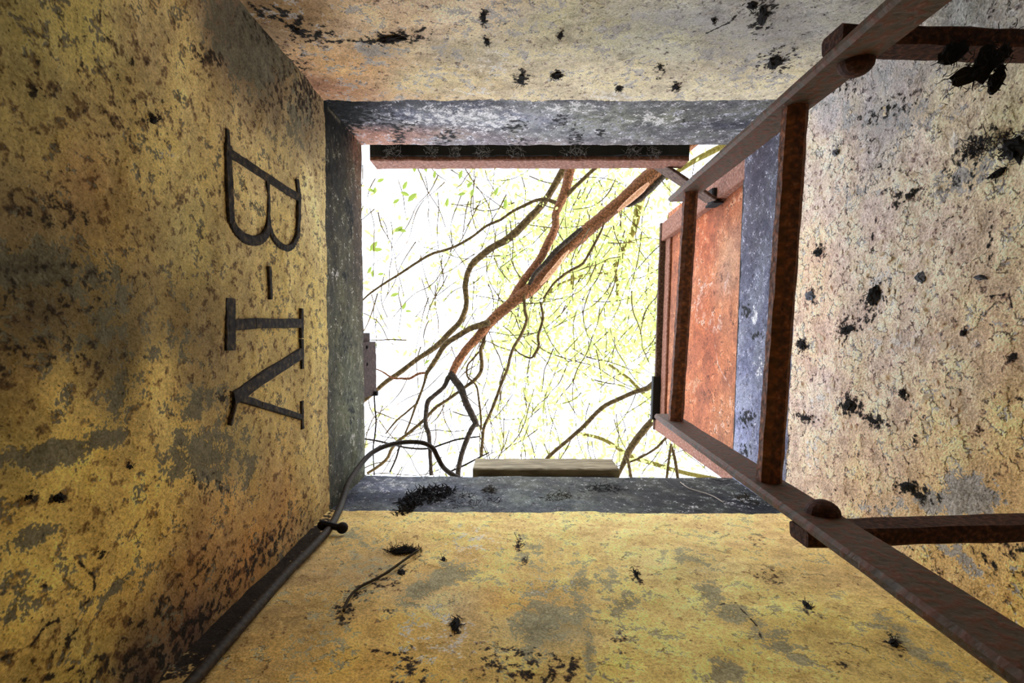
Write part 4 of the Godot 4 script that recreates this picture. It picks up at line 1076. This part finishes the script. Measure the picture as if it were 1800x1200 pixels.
	limb(tree, "branch", M.bark, 3.3, 3.2, [1180, 780, 4, 1176, 805, 4, 1172, 840, 4])
	limb(tree, "branch", M.bark, 3.3, 3.2, [1181, 785, 4, 1187, 810, 5, 1192, 845, 5])
	limb(tree, "branch", M.hazebark, 5.5, 5.2, [1010, 760, 4, 1060, 772, 6, 1110, 802, 7, 1150, 815, 7, 1200, 830, 7, 1260, 842, 7])
	limb(tree, "branch", M.hazebark, 5.5, 5.2, [1070, 640, 4, 1105, 665, 5, 1130, 690, 6, 1165, 715, 6, 1215, 740, 7])
	limb(tree, "branch", M.oldbark, 2.7, 2.6, [640, 771, 2.5, 665, 775, 3, 690, 781, 3, 718, 787, 3, 752, 788, 3, 782, 779, 3, 800, 773, 3, 818, 770, 3, 843, 767, 2])
	limb(tree, "branch", M.oldbark, 2.7, 2.7, [658, 696, 2.5, 659, 715, 2.5, 661, 740, 2.5, 659, 765, 2.5, 656, 790, 2, 658, 835, 2])
	limb(tree, "branch", M.oldbark, 2.6, 2.6, [702, 785, 3, 696, 806, 3, 685, 830, 2.5])
	limb(tree, "branch", M.oldbark, 2.5, 2.5, [790, 829, 3, 815, 818, 3, 838, 806, 2.5, 860, 795, 2])
	# fine twigs: hanging rods and side sprays, nobody could count them
	var tw := SurfaceTool.new()
	tw.begin(Mesh.PRIMITIVE_TRIANGLES)
	tw.set_smooth_group(0)
	var tips := []
	for i in 330:
		var right := rng.randf() < 0.76
		var px := rng.randf_range(830, 1230) if right else rng.randf_range(635, 900)
		var py := rng.randf_range(270, 840)
		var h := rng.randf_range(2.7, 6.0) if right else rng.randf_range(2.6, 4.5)
		var ang := deg_to_rad(rng.randf_range(62, 135) if rng.randf() < 0.8 else rng.randf_range(0, 180))
		var l := rng.randf_range(14, 34)
		var pts := []
		var steps := rng.randi_range(4, 8)
		for k in steps:
			var p := at(px, py, h) - base
			var r := rng.randf_range(0.7, 1.3) * (1.0 - 0.4 * k / steps) / F * h
			pts.append(Vector4(p.x, p.y, p.z, r))
			tips.append([px, py, h, right])
			ang += rng.randf_range(-0.35, 0.35)
			px += cos(ang) * l
			py += sin(ang) * l
			h += rng.randf_range(-0.08, 0.08)
		tube(tw, spline(pts, 3), 4)
	tw.index()
	tw.generate_normals()
	put("twigs", tw.commit(), M.bark, tree).set_meta("kind", "stuff")
	# leaves: small pointed blades folded along the midrib
	var lm := ArrayMesh.new()
	var ls := begin()
	var v := [Vector3(0, 0, 0), Vector3(0.2, 0.06, 0.35), Vector3(0.16, 0.05, 0.7), Vector3(0, -0.05, 1.0), Vector3(-0.16, 0.05, 0.7), Vector3(-0.2, 0.06, 0.35), Vector3(0, 0, 0.35), Vector3(0, -0.01, 0.7)]
	for f in [[0, 6, 1], [1, 6, 7], [1, 7, 2], [2, 7, 3], [0, 5, 6], [5, 7, 6], [5, 4, 7], [4, 3, 7]]:
		for k in f:
			ls.add_vertex(v[k])
	lm = finish(ls)
	var mats := []
	for c in [c8(138, 150, 48), c8(160, 170, 74), c8(92, 112, 26), c8(196, 150, 120)]:
		var m := plain(c, 0.7)
		m.backlight_enabled = true
		m.backlight = Color(0.8, 0.85, 0.55) if c.g > c.r else Color(1.0, 0.92, 0.85)
		m.cull_mode = BaseMaterial3D.CULL_DISABLED
		mats.append(m)
	for set_n in 4:
		var spots := []
		var count: int = [5500, 5000, 4200, 420][set_n]
		for i in count:
			var px: float
			var py: float
			var h: float
			if set_n == 2:      # nearer, greener leaves on the twigs
				var q = tips[rng.randi() % tips.size()]
				px = q[0] + rng.randfn(0, 9); py = q[1] + rng.randfn(0, 9); h = maxf(q[2], 3.2 if rng.randf() < 0.85 else 2.4)
				if not q[3] and rng.randf() < 0.6:
					continue
			elif set_n == 3:    # pinkish young leaves over the west side
				px = rng.randf_range(635, 800); py = rng.randf_range(290, 760); h = rng.randf_range(4, 6)
			else:
				var q = tips[rng.randi() % tips.size()]
				if not q[3] and rng.randf() < 0.75:
					continue
				px = q[0] + rng.randfn(0, 16); py = q[1] + rng.randfn(0, 16); h = maxf(q[2] + rng.randf_range(0.0, 1.5), 3.3)
			var keep := 1.0
			if set_n < 3 and px < 880:
				keep = 0.35
			elif set_n < 3 and py > 620:
				keep = 0.6
			if rng.randf() > keep:
				continue
			if px < 600 or py < 230 or py > 870 or px > 1260:
				continue
			var size: float = rng.randf_range(9.0, 17.0) / F * h * [1.0, 1.0, 0.72, 0.7][set_n]
			var basis := Basis.from_euler(Vector3(rng.randf_range(-1.2, 1.2), rng.randf() * TAU, rng.randf_range(-0.9, 0.9))).scaled(Vector3.ONE * size)
			spots.append(Transform3D(basis, at(px, py, h) - base))
		var mm := MultiMesh.new()
		mm.transform_format = MultiMesh.TRANSFORM_3D
		mm.mesh = lm
		mm.instance_count = spots.size()
		for i in spots.size():
			mm.set_instance_transform(i, spots[i])
		var mi := MultiMeshInstance3D.new()
		mi.multimesh = mm
		mi.material_override = mats[set_n]
		mi.name = "foliage" if set_n == 0 else "foliage_%03d" % set_n
		tree.add_child(mi)
		mi.set_meta("kind", "stuff")
	var green := plain(c8(84, 106, 22), 0.7)
	green.backlight_enabled = true
	green.backlight = Color(0.55, 0.6, 0.3)
	green.cull_mode = BaseMaterial3D.CULL_DISABLED
	# the few leaves that can be told apart against the open sky
	for q in [[716, 355, 12, 40], [703, 338, 10, -20], [708, 334, 9, 60], [785, 365, 9, 80], [693, 408, 10, 30], [699, 404, 9, -10], [650, 442, 12, 50], [655, 440, 10, 5], [807, 316, 9, 70], [686, 521, 9, 20], [707, 545, 8, 60], [711, 547, 7, 0], [888, 368, 10, 85], [820, 330, 8, 40], [804, 343, 8, 10], [828, 346, 8, 70], [662, 320, 8, 20], [645, 332, 8, -20], [658, 342, 7, 80], [690, 358, 8, 30], [728, 304, 9, 80], [750, 304, 8, 100], [763, 315, 8, 80], [870, 345, 9, 70], [647, 480, 7, 60], [663, 483, 7, 10], [655, 488, 7, 85], [746, 640, 7, 40]]:
		var leaf := put("leaf", lm, green, tree)
		var h := 2.9
		var b := Basis(Vector3.UP, deg_to_rad(-q[3] + 90)) * Basis.from_euler(Vector3(0.2, 0, 0.5))
		leaf.transform = Transform3D(b.scaled(Vector3.ONE * (q[2] * 2.0 / F * h)), at(q[0], q[1], h) - base)
